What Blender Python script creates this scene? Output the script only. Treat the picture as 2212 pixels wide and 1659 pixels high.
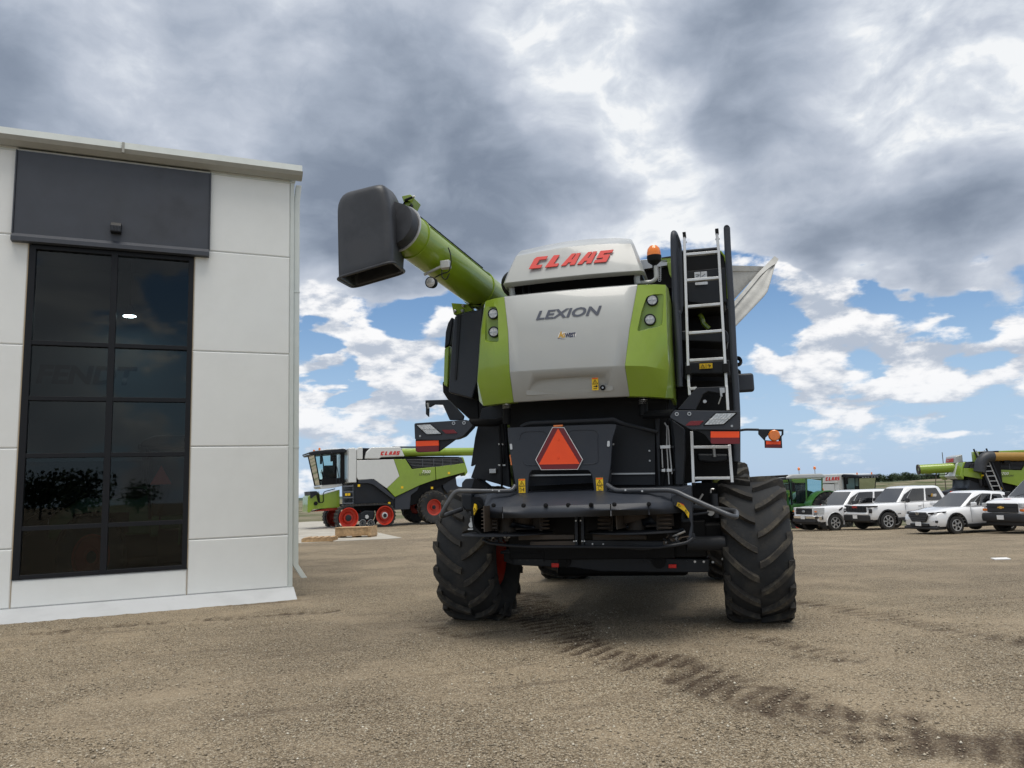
import bpy, math, random
from mathutils import Vector, Matrix, noise
R=math.radians; S=bpy.context.scene; D=bpy.data
for o in list(D.objects): D.objects.remove(o)
# ---------------- camera ----------------
PITCH=R(7.85); ROLL=R(-1.96); CAMH=1.57; FPX=1662.
cam=D.cameras.new('camera'); co=D.objects.new('camera',cam); S.collection.objects.link(co)
cam.sensor_width=36; cam.lens=FPX/2212*36; cam.clip_end=6000; cam.clip_start=.05
CM=Matrix.Rotation(math.pi/2+PITCH,3,'X')@Matrix.Rotation(ROLL,3,'Z')
co.matrix_world=Matrix.Translation((0,0,CAMH))@CM.to_4x4(); S.camera=co
S.render.resolution_x=1024; S.render.resolution_y=768
def ray(u,v): return (CM@Vector(((u-1106)/FPX,-(v-829.5)/FPX,-1))).normalized()
def hit(u,v,p,n):
    d=ray(u,v); c=Vector((0,0,CAMH)); return c+d*((Vector(p)-c).dot(n)/d.dot(n))
# ---------------- sun and sky ----------------
SUN_EL,SUN_AZ=R(79),R(168)          # azimuth clockwise from +Y
sd=Vector((math.sin(SUN_AZ)*math.cos(SUN_EL),math.cos(SUN_AZ)*math.cos(SUN_EL),math.sin(SUN_EL)))
sl=D.lights.new('sun','SUN'); sl.energy=2.7; sl.angle=R(38); sl.color=(1,.945,.86)
so=D.objects.new('sun',sl); S.collection.objects.link(so); so.rotation_euler=sd.to_track_quat('Z','Y').to_euler()
S.view_settings.view_transform='Standard'; S.view_settings.look='None'; S.view_settings.exposure=0; S.view_settings.gamma=1
w=D.worlds.new('World'); S.world=w; w.use_nodes=True
wn=w.node_tree; wn.nodes.clear()
class NT:
    """tiny node helper"""
    def __init__(s,t): s.t=t
    def n(s,ty,**k):
        x=s.t.nodes.new(ty)
        for a,b in k.items(): setattr(x,a,b)
        return x
    def l(s,a,b): s.t.links.new(a,b)
    def put(s,sock,v):
        if hasattr(v,'is_output') or hasattr(v,'links'): s.l(v,sock)
        elif v is not None: sock.default_value=v
    def m(s,op,a,b=None,c=None,clamp=False):
        x=s.n('ShaderNodeMath',operation=op); x.use_clamp=clamp
        for i,v in enumerate((a,b,c)):
            if v is not None: s.put(x.inputs[i],v)
        return x.outputs[0]
    def vm(s,op,a,b=None):
        x=s.n('ShaderNodeVectorMath',operation=op); s.put(x.inputs[0],a)
        if b is not None: s.put(x.inputs[3] if op=='SCALE' else x.inputs[1],b)
        return x.outputs[1] if op in('DOT_PRODUCT','LENGTH') else x.outputs[0]
    def noise(s,vec,scale,detail=6,rough=.55,dist=0,w=None):
        x=s.n('ShaderNodeTexNoise'); 
        if w is not None: x.noise_dimensions='4D'; x.inputs['W'].default_value=w
        s.put(x.inputs['Vector'],vec); x.inputs['Scale'].default_value=scale; x.inputs['Detail'].default_value=detail
        x.inputs['Roughness'].default_value=rough; x.inputs['Distortion'].default_value=dist; return x.outputs[0]
    def mr(s,v,a,b,c=0,d=1,smooth=True):
        x=s.n('ShaderNodeMapRange'); x.interpolation_type='SMOOTHSTEP' if smooth else 'LINEAR'
        s.put(x.inputs[0],v); 
        for i,q in enumerate((a,b,c,d)): s.put(x.inputs[i+1],q)
        return x.outputs[0]
    def ramp(s,v,st):
        x=s.n('ShaderNodeValToRGB'); e=x.color_ramp.elements
        while len(e)<len(st): e.new(.5)
        for q,(p,c) in zip(e,st): q.position=p; q.color=(*c,1)
        s.put(x.inputs[0],v); return x.outputs[0]
    def mix(s,f,a,b,mode='MIX'):
        x=s.n('ShaderNodeMix',data_type='RGBA',blend_type=mode); s.put(x.inputs[0],f)
        for i,v in ((6,a),(7,b)): s.put(x.inputs[i],(*v,1) if isinstance(v,tuple) and len(v)==3 else v)
        return x.outputs[2]
W_=NT(wn)
tc=W_.n('ShaderNodeTexCoord').outputs['Generated']
sx=W_.n('ShaderNodeSeparateXYZ'); W_.l(tc,sx.inputs[0]); dx,dy,dz=sx.outputs
sky=W_.n('ShaderNodeTexSky',sky_type='NISHITA'); sky.sun_disc=False; sky.sun_elevation=SUN_EL; sky.sun_rotation=SUN_AZ
sky.air_density=1.0; sky.dust_density=.6; sky.ozone_density=1.5
zc=W_.m('MAXIMUM',dz,0.0); zk=W_.m('ADD',zc,.16)
cx=W_.n('ShaderNodeCombineXYZ'); W_.l(W_.m('DIVIDE',dx,zk),cx.inputs[0]); W_.l(W_.m('DIVIDE',dy,zk),cx.inputs[1])
P=cx.outputs[0]
warp=W_.n('ShaderNodeTexNoise'); W_.l(P,warp.inputs['Vector']); warp.inputs['Scale'].default_value=2.2; warp.inputs['Detail'].default_value=4
Pw=W_.vm('ADD',P,W_.vm('SCALE',W_.vm('SUBTRACT',warp.outputs['Color'],(.5,.5,.5)),.34))
dirw=W_.vm('NORMALIZE',W_.vm('ADD',tc,W_.vm('SCALE',W_.vm('SUBTRACT',warp.outputs['Color'],(.5,.5,.5)),.16)))
def blob(u,v,r,s):
    d=ray(u,v); a=math.atan(r/FPX)
    return W_.m('MULTIPLY',W_.mr(W_.vm('DOT_PRODUCT',dirw,tuple(d)),math.cos(a),1.0),s)
def total(l):
    t=None
    for b in l: x=blob(b[0],b[1],b[2]*1.15,b[3]*(.62 if b[3]>0 else 1)); t=x if t is None else W_.m('ADD',t,x)
    return t
BACKGAIN=(1.22,1.16,1.07)
BL=[(960,330,360,.50),(1150,330,260,.25),(700,330,200,.16),(1600,200,260,.42),(1560,330,160,.12),(2000,570,250,.66),(1850,490,160,.25),(2212,610,230,.45),(1700,560,120,.25),(120,60,420,.20),(620,120,260,.02),
 (40,330,260,.10),(900,500,240,.32),(700,590,200,.42),(850,600,160,.30),(1180,560,260,.2),(1780,600,150,.2),
 (280,250,160,-.22),(740,215,130,-.28),(920,375,85,-.25),(1400,300,110,-.25),(1230,180,150,-.20),(2212,480,130,-.30),(1480,430,130,-.16),(1150,100,170,-.15),(1950,200,300,-.26),(2150,60,300,-.22),(1420,60,180,-.15),(450,120,200,-.10),
 (850,850,300,-.5),(1720,790,260,-.5),(2100,980,420,-.6),(1980,860,260,-.4),(1200,950,500,-.6),(1655,690,110,-.35)]
BC=[(745,655,150,.34),(690,650,80,.1),(790,745,85,.20),(910,735,85,.24),(850,835,125,.32),(905,800,70,.14),(665,808,65,.26),(700,910,110,.14),(830,920,120,.12),
 (810,700,60,-.2),(760,830,45,-.25),(880,670,60,-.2),(700,750,60,-.32),(660,760,60,-.2),
 (1830,700,190,.30),(1700,760,110,.20),(2150,770,150,.30),(2010,790,110,.2),(1750,860,120,.12),(1960,870,120,.12),(1700,840,90,.08),(1690,690,60,-.25),(1900,620,70,-.2),(2070,700,80,-.30),(1850,800,60,-.16),(1680,900,60,-.12),(2120,870,100,-.10),(1400,940,800,-.01)]

# deck thickness: lumps in the direction itself, a second sample slightly higher gives lit tops and shaded bases
def dvec(off=0.):
    c_=W_.n('ShaderNodeCombineXYZ'); W_.l(dx,c_.inputs[0]); W_.l(dy,c_.inputs[1]); W_.l(W_.m('MULTIPLY',W_.m('ADD',dz,off),1.7),c_.inputs[2])
    return W_.vm('ADD',c_.outputs[0],W_.vm('SCALE',W_.vm('SUBTRACT',warp2.outputs['Color'],(.5,.5,.5)),.10))
warp2=W_.n('ShaderNodeTexNoise'); W_.l(tc,warp2.inputs['Vector']); warp2.inputs['Scale'].default_value=7; warp2.inputs['Detail'].default_value=3
PA_,PB_=dvec(),dvec(.022)
n1=W_.noise(PA_,3.1,10,.56); n1b=W_.noise(PB_,3.1,10,.56)
nb=W_.noise(PA_,9.0,7,.55)
base=W_.m('SUBTRACT',W_.m('ADD',W_.m('MULTIPLY',n1,1.7),W_.m('MULTIPLY',nb,.35)),.42)
deck=W_.mr(dz,.10,.36,-.16,.09)         # deck thins out towards the horizon
T=W_.m('ADD',W_.m('ADD',base,deck),total(BL))
alpha=W_.mr(W_.m('ADD',T,W_.mr(dz,.26,.38,0,.7)),.53,.63)
rel=W_.m('MULTIPLY',W_.m('SUBTRACT',n1,n1b),2.6)
shade=W_.ramp(W_.m('SUBTRACT',W_.mr(T,.46,1.22,.05,1,False),rel),[(0,(.90,.92,.94)),(.09,(.72,.765,.83)),(.26,(.54,.59,.68)),(.52,(.385,.44,.535)),(.8,(.27,.32,.405)),(1,(.215,.26,.34))])
# cumulus near the horizon
az=W_.m('ARCTAN2',dx,dy); el=W_.m('ARCSINE',dz)
c2=W_.n('ShaderNodeCombineXYZ'); W_.l(az,c2.inputs[0]); W_.l(W_.m('MULTIPLY',el,2.1),c2.inputs[1])
c3=W_.n('ShaderNodeCombineXYZ'); W_.l(az,c3.inputs[0]); W_.l(W_.m('MULTIPLY',W_.m('ADD',el,.018),2.1),c3.inputs[1])
q1=W_.noise(c2.outputs[0],8.5,9,.60,.1); q2=W_.noise(c3.outputs[0],8.5,9,.60,.1)
cband=W_.mr(el,.30,.44,0,-.35)
cm=W_.m('ADD',W_.m('SUBTRACT',W_.m('ADD',q1,cband),.025),total(BC))
ca=W_.mr(cm,.50,.63)
lit=W_.mr(W_.m('SUBTRACT',q1,q2),-.10,.09)
cumc=W_.mix(lit,(.47,.53,.63),(.97,.97,.98))
hz=W_.mr(el,.0,.16,1,0)
cumc=W_.mix(W_.m('MULTIPLY',hz,.35),cumc,(.70,.78,.88))
bs=W_.n('ShaderNodeBackground'); bc=W_.n('ShaderNodeBackground')
skc=W_.mix(W_.m('MULTIPLY',W_.mr(el,0,.26,1,0),.8),W_.mix(1.0,W_.vm('SCALE',sky.outputs[0],.115),(.80,.94,1.06),'MULTIPLY'),(.46,.61,.84))
W_.l(skc,bs.inputs[0]); bs.inputs[1].default_value=1.0
col=W_.mix(ca,skc,cumc); col=W_.mix(alpha,col,shade)
# the sky behind the viewer is brighter, thinner cloud
back=W_.mr(dy,-.35,.25,1.0,0)
col=W_.vm('MULTIPLY',col,W_.mix(back,(1.,1.,1.),BACKGAIN))
W_.l(col,bc.inputs[0]); bc.inputs[1].default_value=1.0
wo=W_.n('ShaderNodeOutputWorld'); W_.l(bc.outputs[0],wo.inputs[0])
w.cycles.sampling_method='MANUAL'; w.cycles.sample_map_resolution=512
# ---------------- materials ----------------
MATS={}
def mat(name,col,rough=.5,metal=0,coat=0,var=.06,vs=6,bump=0,bs=60,dirt=None,ds=1.5,da=.5,emit=0,spec=.5,trans=0,alpha=1,ior=1.5):
    if name in MATS: return MATS[name]
    m=D.materials.new(name); m.use_nodes=True; t=NT(m.node_tree); b=m.node_tree.nodes['Principled BSDF']
    o=t.n('ShaderNodeTexCoord').outputs['Object']
    nz=t.noise(o,vs,5,.6)
    c=t.mix(1.0,t.mix(t.mr(nz,.25,.75),tuple(x*(1-var) for x in col),tuple(min(1,x*(1+var)) for x in col)),(1,1,1),'MULTIPLY')
    if dirt:
        dn=t.mr(t.noise(o,ds,8,.68),.45,.72); c=t.mix(t.m('MULTIPLY',dn,da),c,dirt)
        t.l(t.mr(dn,0,1,rough,min(1,rough+.3)),b.inputs['Roughness'])
    else:
        t.l(t.mr(nz,.2,.8,rough*.9,min(1,rough*1.1)),b.inputs['Roughness'])
    t.l(c,b.inputs['Base Color']); b.inputs['Metallic'].default_value=metal
    b.inputs['Coat Weight'].default_value=coat; b.inputs['Coat Roughness'].default_value=.06
    b.inputs['Specular IOR Level'].default_value=spec; b.inputs['IOR'].default_value=ior
    b.inputs['Transmission Weight'].default_value=trans
    if bump:
        bu=t.n('ShaderNodeBump'); bu.inputs['Strength'].default_value=bump; bu.inputs['Distance'].default_value=.01
        t.l(t.noise(o,bs,4,.6),bu.inputs['Height']); t.l(bu.outputs[0],b.inputs['Normal'])
    if emit: t.l(c,b.inputs['Emission Color']); b.inputs['Emission Strength'].default_value=emit
    MATS[name]=m; return m
def glass(name,tint,gl=.9,rough=.02,ior=1.45):
    m=D.materials.new(name); m.use_nodes=True; t=NT(m.node_tree); m.node_tree.nodes.clear()
    tr=t.n('ShaderNodeBsdfTransparent'); tr.inputs[0].default_value=(*tint,1)
    g=t.n('ShaderNodeBsdfGlossy'); g.inputs[0].default_value=(gl,gl,gl,1); g.inputs['Roughness'].default_value=rough
    o=t.n('ShaderNodeTexCoord').outputs['Object']; bu=t.n('ShaderNodeBump'); bu.inputs['Strength'].default_value=.04; bu.inputs['Distance'].default_value=.02
    t.l(t.noise(o,.8,2,.5),bu.inputs['Height']); t.l(bu.outputs[0],g.inputs['Normal'])
    f=t.n('ShaderNodeFresnel'); f.inputs[0].default_value=ior; mx=t.n('ShaderNodeMixShader'); t.l(f.outputs[0],mx.inputs[0]); t.l(tr.outputs[0],mx.inputs[1]); t.l(g.outputs[0],mx.inputs[2])
    ou=t.n('ShaderNodeOutputMaterial'); t.l(mx.outputs[0],ou.inputs[0]); MATS[name]=m; return m
DUST=(.22,.19,.15)
M=dict(
 green=mat('green paint',(.222,.335,.018),.32,coat=.6,dirt=(.17,.20,.06),da=.3),
 white=mat('off white paint',(.385,.40,.395),.32,coat=.5,var=.02,dirt=(.33,.33,.31),da=.25),
 red=mat('red lettering',(.62,.03,.022),.5), wred=mat('red wheel paint',(.52,.035,.015),.45,dirt=DUST,da=.3),
 grey=mat('slate grey plastic',(.034,.040,.053),.45,spec=.35,dirt=(.06,.06,.06),da=.3,bump=.05,bs=200),
 dgrey=mat('dark grey steel',(.014,.017,.023),.45,spec=.3,dirt=(.030,.029,.028),da=.4),
 black=mat('black plastic',(.006,.0065,.008),.55,spec=.2,dirt=(.018,.017,.016),da=.4),
 rubber=mat('dusty tyre rubber',(.030,.032,.035),.75,dirt=(.070,.066,.060),ds=4,da=.7,bump=.3,bs=40,spec=.25),
 lug=mat('worn tyre lug rubber',(.046,.044,.042),.8,dirt=(.13,.115,.090),ds=7,da=.85,bump=.5,bs=60,spec=.2),
 boot=mat('black rubber boot',(.030,.033,.040),.45,var=.25,vs=3,bump=.1,bs=8,dirt=(.07,.075,.085),da=.4),
 alu=mat('brushed aluminium',(.62,.63,.64),.38,metal=.55,dirt=(.35,.34,.33),da=.4,ds=6),
 steel=mat('zinc steel',(.42,.43,.44),.4,metal=.8),
 chrome=mat('chrome',(.75,.76,.78),.12,metal=1),
 orange=mat('fluorescent orange',(1.0,.085,.012),.45,emit=0), dred=mat('dark red reflector',(.16,.008,.012),.3),
 rreflect=mat('red reflector',(.75,.01,.008),.25), amber=mat('amber plastic',(.80,.20,.015),.15,coat=.5),
 yellow=mat('yellow label',(.85,.55,.01),.45), ink=mat('black ink',(.012,.012,.014),.5),
 lens=mat('clear lens plastic',(.52,.54,.56),.12,coat=1,var=.3,vs=60), slate=mat('slate lettering',(.075,.085,.115),.5),
 gold=mat('gold lettering',(.62,.36,.05),.5), navy=mat('navy lettering',(.01,.02,.08),.5), sticker=mat('white sticker',(.78,.78,.78),.5),
 white2=mat('brighter off white paint',(.64,.655,.645),.32,coat=.5,var=.02), stepg=mat('grey step metal',(.10,.11,.13),.5),  # lighter copy of the off white, brightness of the far machines painted in
 carw=mat('white car paint',(.82,.83,.85),.18,coat=1,var=.01), carb=mat('black car trim',(.018,.018,.02),.5), 
 tyre=mat('car tyre',(.026,.026,.027),.8,dirt=(.10,.09,.07),da=.5),
 tgreen=mat('dark green tractor paint',(.035,.14,.022),.3,coat=.5), tarp=mat('grey tarpaulin',(.40,.40,.38),.6,var=.15,vs=4,bump=.3,bs=8),
 brown=mat('rusty dust coated steel',(.050,.037,.027),.6,dirt=(.14,.10,.07),da=.6), shiny=mat('worn dark painted steel',(.07,.075,.085),.32,metal=.3,dirt=(.20,.205,.21),ds=3,da=.6),
 ochre=mat('ochre auger paint',(.34,.19,.03),.35,coat=.4), wood=mat('pallet wood',(.46,.31,.17),.75,var=.3,vs=9,bump=.3,bs=40,dirt=(.28,.19,.11),da=.5),
)
M['cg']=glass('tinted vehicle glass',(.26,.30,.31),1.0,.02,1.9); M['ws']=glass('windscreen glass',(.55,.60,.62),1.0,.02,2.3); M['cabg']=glass('cab glass',(.66,.80,.80),.9,.02,1.28)
# ---------------- mesh helpers ----------------
class MB:
    def __init__(s): s.v=[]; s.f=[]
    def add(s,v,f):
        k=len(s.v); s.v+=[Vector(x) for x in v]; s.f+=[tuple(i+k for i in q) for q in f]; return s
    def box(s,c,d,rot=None):
        c=Vector(c); x,y,z=d[0]/2,d[1]/2,d[2]/2
        v=[Vector((i,j,k)) for k in(-z,z) for j in(-y,y) for i in(-x,x)]
        if rot is not None: v=[rot@q for q in v]
        return s.add([q+c for q in v],[(0,2,3,1),(4,5,7,6),(0,1,5,4),(2,6,7,3),(0,4,6,2),(1,3,7,5)])
    def ex(s,pts,d):
        """extrude a polygon by vector d"""
        pts=[Vector(p) for p in pts]; d=Vector(d); n=len(pts)
        a=Vector((0,0,0))
        for i in range(n): a+=pts[i].cross(pts[(i+1)%n])
        if a.dot(d)>0: pts=pts[::-1]
        return s.add(pts+[p+d for p in pts],[tuple(range(n)),tuple(range(2*n-1,n-1,-1))]+[(i,i+n,(i+1)%n+n,(i+1)%n) for i in range(n)])
    def loft(s,rings,caps=True,closed=True):
        n=len(rings[0]); k=len(s.v)
        for r in rings: s.v+=[Vector(p) for p in r]
        for a in range(len(rings)-1):
            for i in range(n if closed else n-1):
                j=(i+1)%n; s.f.append((k+a*n+i,k+a*n+j,k+(a+1)*n+j,k+(a+1)*n+i))
        if caps: s.f.append(tuple(k+i for i in range(n-1,-1,-1))); s.f.append(tuple(k+(len(rings)-1)*n+i for i in range(n)))
        return s
    def tube(s,pts,r,n=10,r2=None,caps=True,up=None):
        pts=[Vector(p) for p in pts]; rings=[]; u=None
        for i,p in enumerate(pts):
            t=((pts[i+1]-p) if i==0 else (p-pts[i-1]) if i==len(pts)-1 else (pts[i+1]-p).normalized()+(p-pts[i-1]).normalized()).normalized()
            if u is None: u=t.orthogonal().normalized() if up is None else (Vector(up)-t*Vector(up).dot(t)).normalized()
            u=(u-t*u.dot(t)).normalized(); w=t.cross(u)
            rr=r if r2 is None else r+(r2-r)*i/(len(pts)-1)
            if isinstance(r,(list,tuple)): rr=r[i]
            k=1.0
            if 0<i<len(pts)-1: k=1/max(.6,((pts[i+1]-p).normalized()+(p-pts[i-1]).normalized()).length/2)
            rings.append([p+(u*math.cos(2*math.pi*(j+.5)/n)+w*math.sin(2*math.pi*(j+.5)/n))*rr for j in range(n)])
        return s.loft(rings,caps)
    def lathe(s,prof,c=(0,0,0),axis=(1,0,0),n=32,caps=False):
        """prof: (along axis, radius)"""
        a=Vector(axis).normalized(); u=a.orthogonal().normalized(); w=a.cross(u); c=Vector(c)
        return s.loft([[c+a*h+(u*math.cos(2*math.pi*j/n)+w*math.sin(2*math.pi*j/n))*max(r,1e-4) for j in range(n)] for h,r in prof],caps)
    def xf(s,m): s.v=[m@v for v in s.v]; return s
    def build(s,name,m,parent=None,bevel=0,smooth=35,seg=2,loc=None):
        me=D.meshes.new(name); me.from_pydata([tuple(v) for v in s.v],[],s.f); me.validate(); me.update()
        o=D.objects.new(name,me); S.collection.objects.link(o); me.materials.append(M[m] if isinstance(m,str) else m)
        import bmesh
        b=bmesh.new(); b.from_mesh(me); bmesh.ops.recalc_face_normals(b,faces=b.faces); b.to_mesh(me); b.free()
        if smooth:
            me.shade_smooth(); me.set_sharp_from_angle(angle=R(smooth))
        if bevel:
            q=o.modifiers.new('bevel','BEVEL'); q.width=bevel; q.segments=seg; q.limit_method='ANGLE'; q.angle_limit=R(32); q.harden_normals=True
        if parent: o.parent=parent
        if loc: o.location=loc
        return o
def round_path(pts,r,n=4):
    pts=[Vector(p) for p in pts]; out=[pts[0]]
    for i in range(1,len(pts)-1):
        a=(pts[i-1]-pts[i]); b=(pts[i+1]-pts[i]); k=min(r,a.length*.45,b.length*.45); a=pts[i]+a.normalized()*k; b=pts[i]+b.normalized()*k
        for j in range(n+1): t=j/n; out.append(a*(1-t)**2+pts[i]*2*t*(1-t)+b*t*t)
    return out+[pts[-1]]
def round_poly(pts,r,n=3):
    pts=[Vector(p) for p in pts]; out=[]
    for i in range(len(pts)):
        c=pts[i]; a=pts[i-1]-c; b=pts[(i+1)%len(pts)]-c; k=min(r,a.length*.45,b.length*.45); a=c+a.normalized()*k; b=c+b.normalized()*k
        for j in range(n+1): t=j/n; out.append(a*(1-t)**2+c*2*t*(1-t)+b*t*t)
    return out
def tag(o,label=None,cat=None,group=None,kind=None):
    for k,v in (('label',label),('category',cat),('group',group),('kind',kind)):
        if v: o[k]=v
    return o
def thing(name,label,cat,loc=(0,0,0),rz=0,group=None):
    o=D.objects.new(name,None); S.collection.objects.link(o); o.location=loc; o.rotation_euler=(0,0,rz); return tag(o,label,cat,group)
def cut(o,cutter):
    q=o.modifiers.new('cut','BOOLEAN'); q.operation='DIFFERENCE'; q.object=cutter; q.solver='EXACT'
    cutter.parent=o.parent; bpy.context.view_layer.update()
    dg=bpy.context.evaluated_depsgraph_get(); me=D.meshes.new_from_object(o.evaluated_get(dg)); o.modifiers.clear(); o.data=me; D.objects.remove(cutter)
    me.shade_smooth(); me.set_sharp_from_angle(angle=R(35)); return o
def text_mesh(txt,size,name,m,parent,origin,ux,uy,th=.004,sx=1,shear=0,bold=0):
    c=D.curves.new('t','FONT'); c.body=txt; c.size=size; c.extrude=0; c.shear=shear; c.offset=bold; c.resolution_u=3
    o=D.objects.new('t',c); S.collection.objects.link(o); dg=bpy.context.evaluated_depsgraph_get(); me=D.meshes.new_from_object(o.evaluated_get(dg)); D.objects.remove(o)
    ux=Vector(ux).normalized(); uy=Vector(uy); uy=(uy-ux*uy.dot(ux)).normalized(); n=ux.cross(uy); og=Vector(origin)
    for v in me.vertices: a=v.co.copy(); v.co=og+ux*(a.x*sx)+uy*a.y+n*th
    me.name=name; me.materials.clear(); me.materials.append(M[m]); o=D.objects.new(name,me); S.collection.objects.link(o); o.parent=parent; return o
LOGO={'C':[[(0,0),(.86,0),(.86,.27),(.40,.27),(.44,.73),(.92,.73),(.92,1),(.12,1),(0,.85)]],
 'L':[[(0,0),(.9,0),(.9,.25),(.52,.25),(.62,1),(.2,1)]],
 'A':[[(0,0),(.34,0),(.42,.24),(.62,.24),(.62,0),(.98,0),(.98,1),(.70,1),(.64,.47),(.52,.47),(.64,1),(.34,1)]],
 'S':[[(0,0),(.88,0),(.90,.62),(.42,.62),(.42,.76),(.97,.76),(.97,1),(.06,1),(.02,.38),(.50,.38),(.50,.24),(0,.24)]]}
def logo(parent,m,o,ux,uy,w,h,th=.012,shear=.30,gap=.16):
    """five block letters of the maker's mark"""
    ux=Vector(ux).normalized(); uy=Vector(uy).normalized(); n=ux.cross(uy); o=Vector(o); a=w/(5+4*gap+shear*h/w*5*0)
    mb=MB(); x=0
    for ch in 'CLAAS':
        for p in LOGO[ch]: mb.ex([o+ux*((x+px)*a+py*h*shear)+uy*(py*h)+n*.002 for px,py in p],n*th)
        x+=1+gap
    return mb.build('lettering',m,parent,smooth=0)
# ================= ground =================
def sst(a,b,x): t=max(0,min(1,(x-a)/(b-a))); return t*t*(3-2*t)
def interp(x,k):
    for (a,b),(c,d) in zip(k,k[1:]):
        if x<=c: return b+(d-b)*max(0,(x-a))/(c-a)
    return k[-1][1]
def gh(x,y):
    """large scale ground height: the yard falls away to the far right"""
    s=sst(-4,13,x) if y<90 else sst(-14,30,x)
    z=interp(y,[(0,0),(8,0),(30,-.70),(37,-.86),(55,-1.72),(80,-2.0),(130,-2.0),(600,-.9),(3000,-6)])*s
    if y>70 and x>5:
        k=sst(72,100,y)*(1-sst(260,420,y)); z+=k*(1.5*noise.noise(Vector((x*.022,y*.03,3.1)))+.75*noise.noise(Vector((x*.07,y*.06,9)))+.85)
    if y>50 and x<5: z-=sst(50,90,y)*.4
    return z
def gp(u,v,it=30):
    """where the sight line through a point of the picture meets the ground"""
    d=ray(u,v); lo,hi=1.,3000.; c=Vector((0,0,CAMH)); t=lo
    while t<hi:
        p=c+d*t
        if p.z<=gh(p.x,p.y): break
        t*=1.02
    a,b=t/1.02,t
    for _ in range(it):
        m=(a+b)/2; p=c+d*m
        if p.z<=gh(p.x,p.y): b=m
        else: a=m
    p=c+d*b; return Vector((p.x,p.y,gh(p.x,p.y)))
trk=[gp(u,v) for u,v in [(1120,1285),(1165,1325),(1255,1392),(1420,1437),(1545,1478),(1680,1520),(1900,1568),(2120,1612),(2400,1680)]]
mudp=[[gp(u,v) for u,v in q] for q in ([(1735,1302),(1850,1320),(1960,1345),(2060,1362),(2212,1385)],[(1580,1372),(1700,1392),(1820,1410)],[(915,1352),(960,1366),(1010,1378)],[(1700,1415),(1870,1430)],[(60,1370),(260,1352),(430,1340),(700,1320)],[(640,1215),(700,1222)])]
mudw=[.22,.12,.13,.10,.14,.1]
def pdist(p,path):
    best=(9,0,False); s=0
    for a,b in zip(path,path[1:]):
        ab=(b-a).xy; l=ab.length; t=max(0,min(1,(p-a.xy).dot(ab)/l/l)); q=a.xy+ab*t; d=(p-q).length
        if d<best[0]: sd=ab.x*(p-q).y-ab.y*(p-q).x; best=(d,s+l*t,sd>0)
        s+=l
    return best
def axisvals(lo,hi,st,far,g=1.13):
    v=[lo+i*st for i in range(int((hi-lo)/st)+1)]; s=st; x=v[-1]
    while x<far: s*=g; x+=s; v.append(x)
    return v
ys=[-900,-300,-120,-60,-40,-20,-8,-2,1.2]+axisvals(2.6,12.5,.036,3200,1.055); xr=axisvals(0,6.8,.04,2600,1.075); xs=[-x for x in xr[:0:-1]]+xr
ME=D.meshes.new('ground'); vv=[]; mud=[]
for y in ys:
    for x in xs:
        z=gh(x,y); m=0
        if 2<y<16 and -9<x<9:
            p=Vector((x,y)); nz=noise.noise(Vector((x*1.7,y*1.7,0)))*.13+noise.noise(Vector((x*6,y*6,5)))*.07
            d,s,_=pdist(p,trk)
            if d<.75:
                k=1-sst(.27,.50,d+nz*1.0)
                if k>0:
                    jn=noise.noise(Vector((x*2.6,y*2.6,21))); lug=.5+.5*math.sin((s+(d if _ else -d)*.50+jn*.035)*2*math.pi/.20); lug=sst(.25,.75,lug); br=sst(-.25,.25,noise.noise(Vector((x*1.5,y*1.5,31)))+.12); lf=1-.55*sst(4.2,6.5,s); lug=.5+(lug-.5)*(.45+.55*br)*lf
                    m=max(m,k*(.12+.98*lug)*sst(-.40,.20,noise.noise(Vector((x*2.4,y*2.4,8)))+.55*noise.noise(Vector((x*8,y*8,6)))+(.3-d)*.9)*1.35); z+=k*(-.026*lug+.012+.010*noise.noise(Vector((x*11,y*11,3))))
            for q,w_ in zip(mudp,mudw):
                d,s,_=pdist(p,q)
                if d<.8:
                    k=1-sst(w_*.3,w_*1.5,d+nz*1.5)
                    if k>0:
                        lug=sst(.3,.8,.5+.5*math.sin(s*2*math.pi/.19+noise.noise(Vector((x*3,y*3,1)))*3)); k*=.25+.75*lug
                        m=max(m,k*.75*(.5+max(0,noise.noise(Vector((x*3,y*3,2)))+.4))); z-=k*.012
            ad=(p-Vector((-3.46,12.19))).dot(Vector((-.3955,.9184))); al_=(p-Vector((-3.46,12.19))).dot(Vector((.9184,.3955)))
            if -.35<ad<.3 and al_<.1: z+=.022*max(0,1-abs(ad+.02)/.12)*(.5+.5*noise.noise(Vector((x*7,y*7,7)))+.4*noise.noise(Vector((x*23,y*23,7))))
            z+=.006*noise.noise(Vector((x*3,y*3,0)))+.0035*noise.noise(Vector((x*14,y*14,4)))
        vv.append((x,y,z)); mud.append(min(1,m))
nx=len(xs); ff=[(j*nx+i,j*nx+i+1,(j+1)*nx+i+1,(j+1)*nx+i) for j in range(len(ys)-1) for i in range(nx-1)]
ME.from_pydata(vv,[],ff); at=ME.attributes.new('mud','FLOAT','POINT'); at.data.foreach_set('value',mud); ME.shade_smooth()
GO=D.objects.new('ground',ME); S.collection.objects.link(GO); tag(GO,kind='structure')
gm=D.materials.new('gravel'); gm.use_nodes=True; t=NT(gm.node_tree); b=gm.node_tree.nodes['Principled BSDF']
o=t.n('ShaderNodeTexCoord').outputs['Object']; sp=t.n('ShaderNodeSeparateXYZ'); t.l(o,sp.inputs[0]); X,Y,Z=sp.outputs
def vor(sc,feat='F1',rnd=1.0):
    v=t.n('ShaderNodeTexVoronoi',feature=feat); t.l(o,v.inputs['Vector']); v.inputs['Scale'].default_value=sc; v.inputs['Randomness'].default_value=rnd; return v
v1=vor(52); v2=vor(95); 
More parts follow.
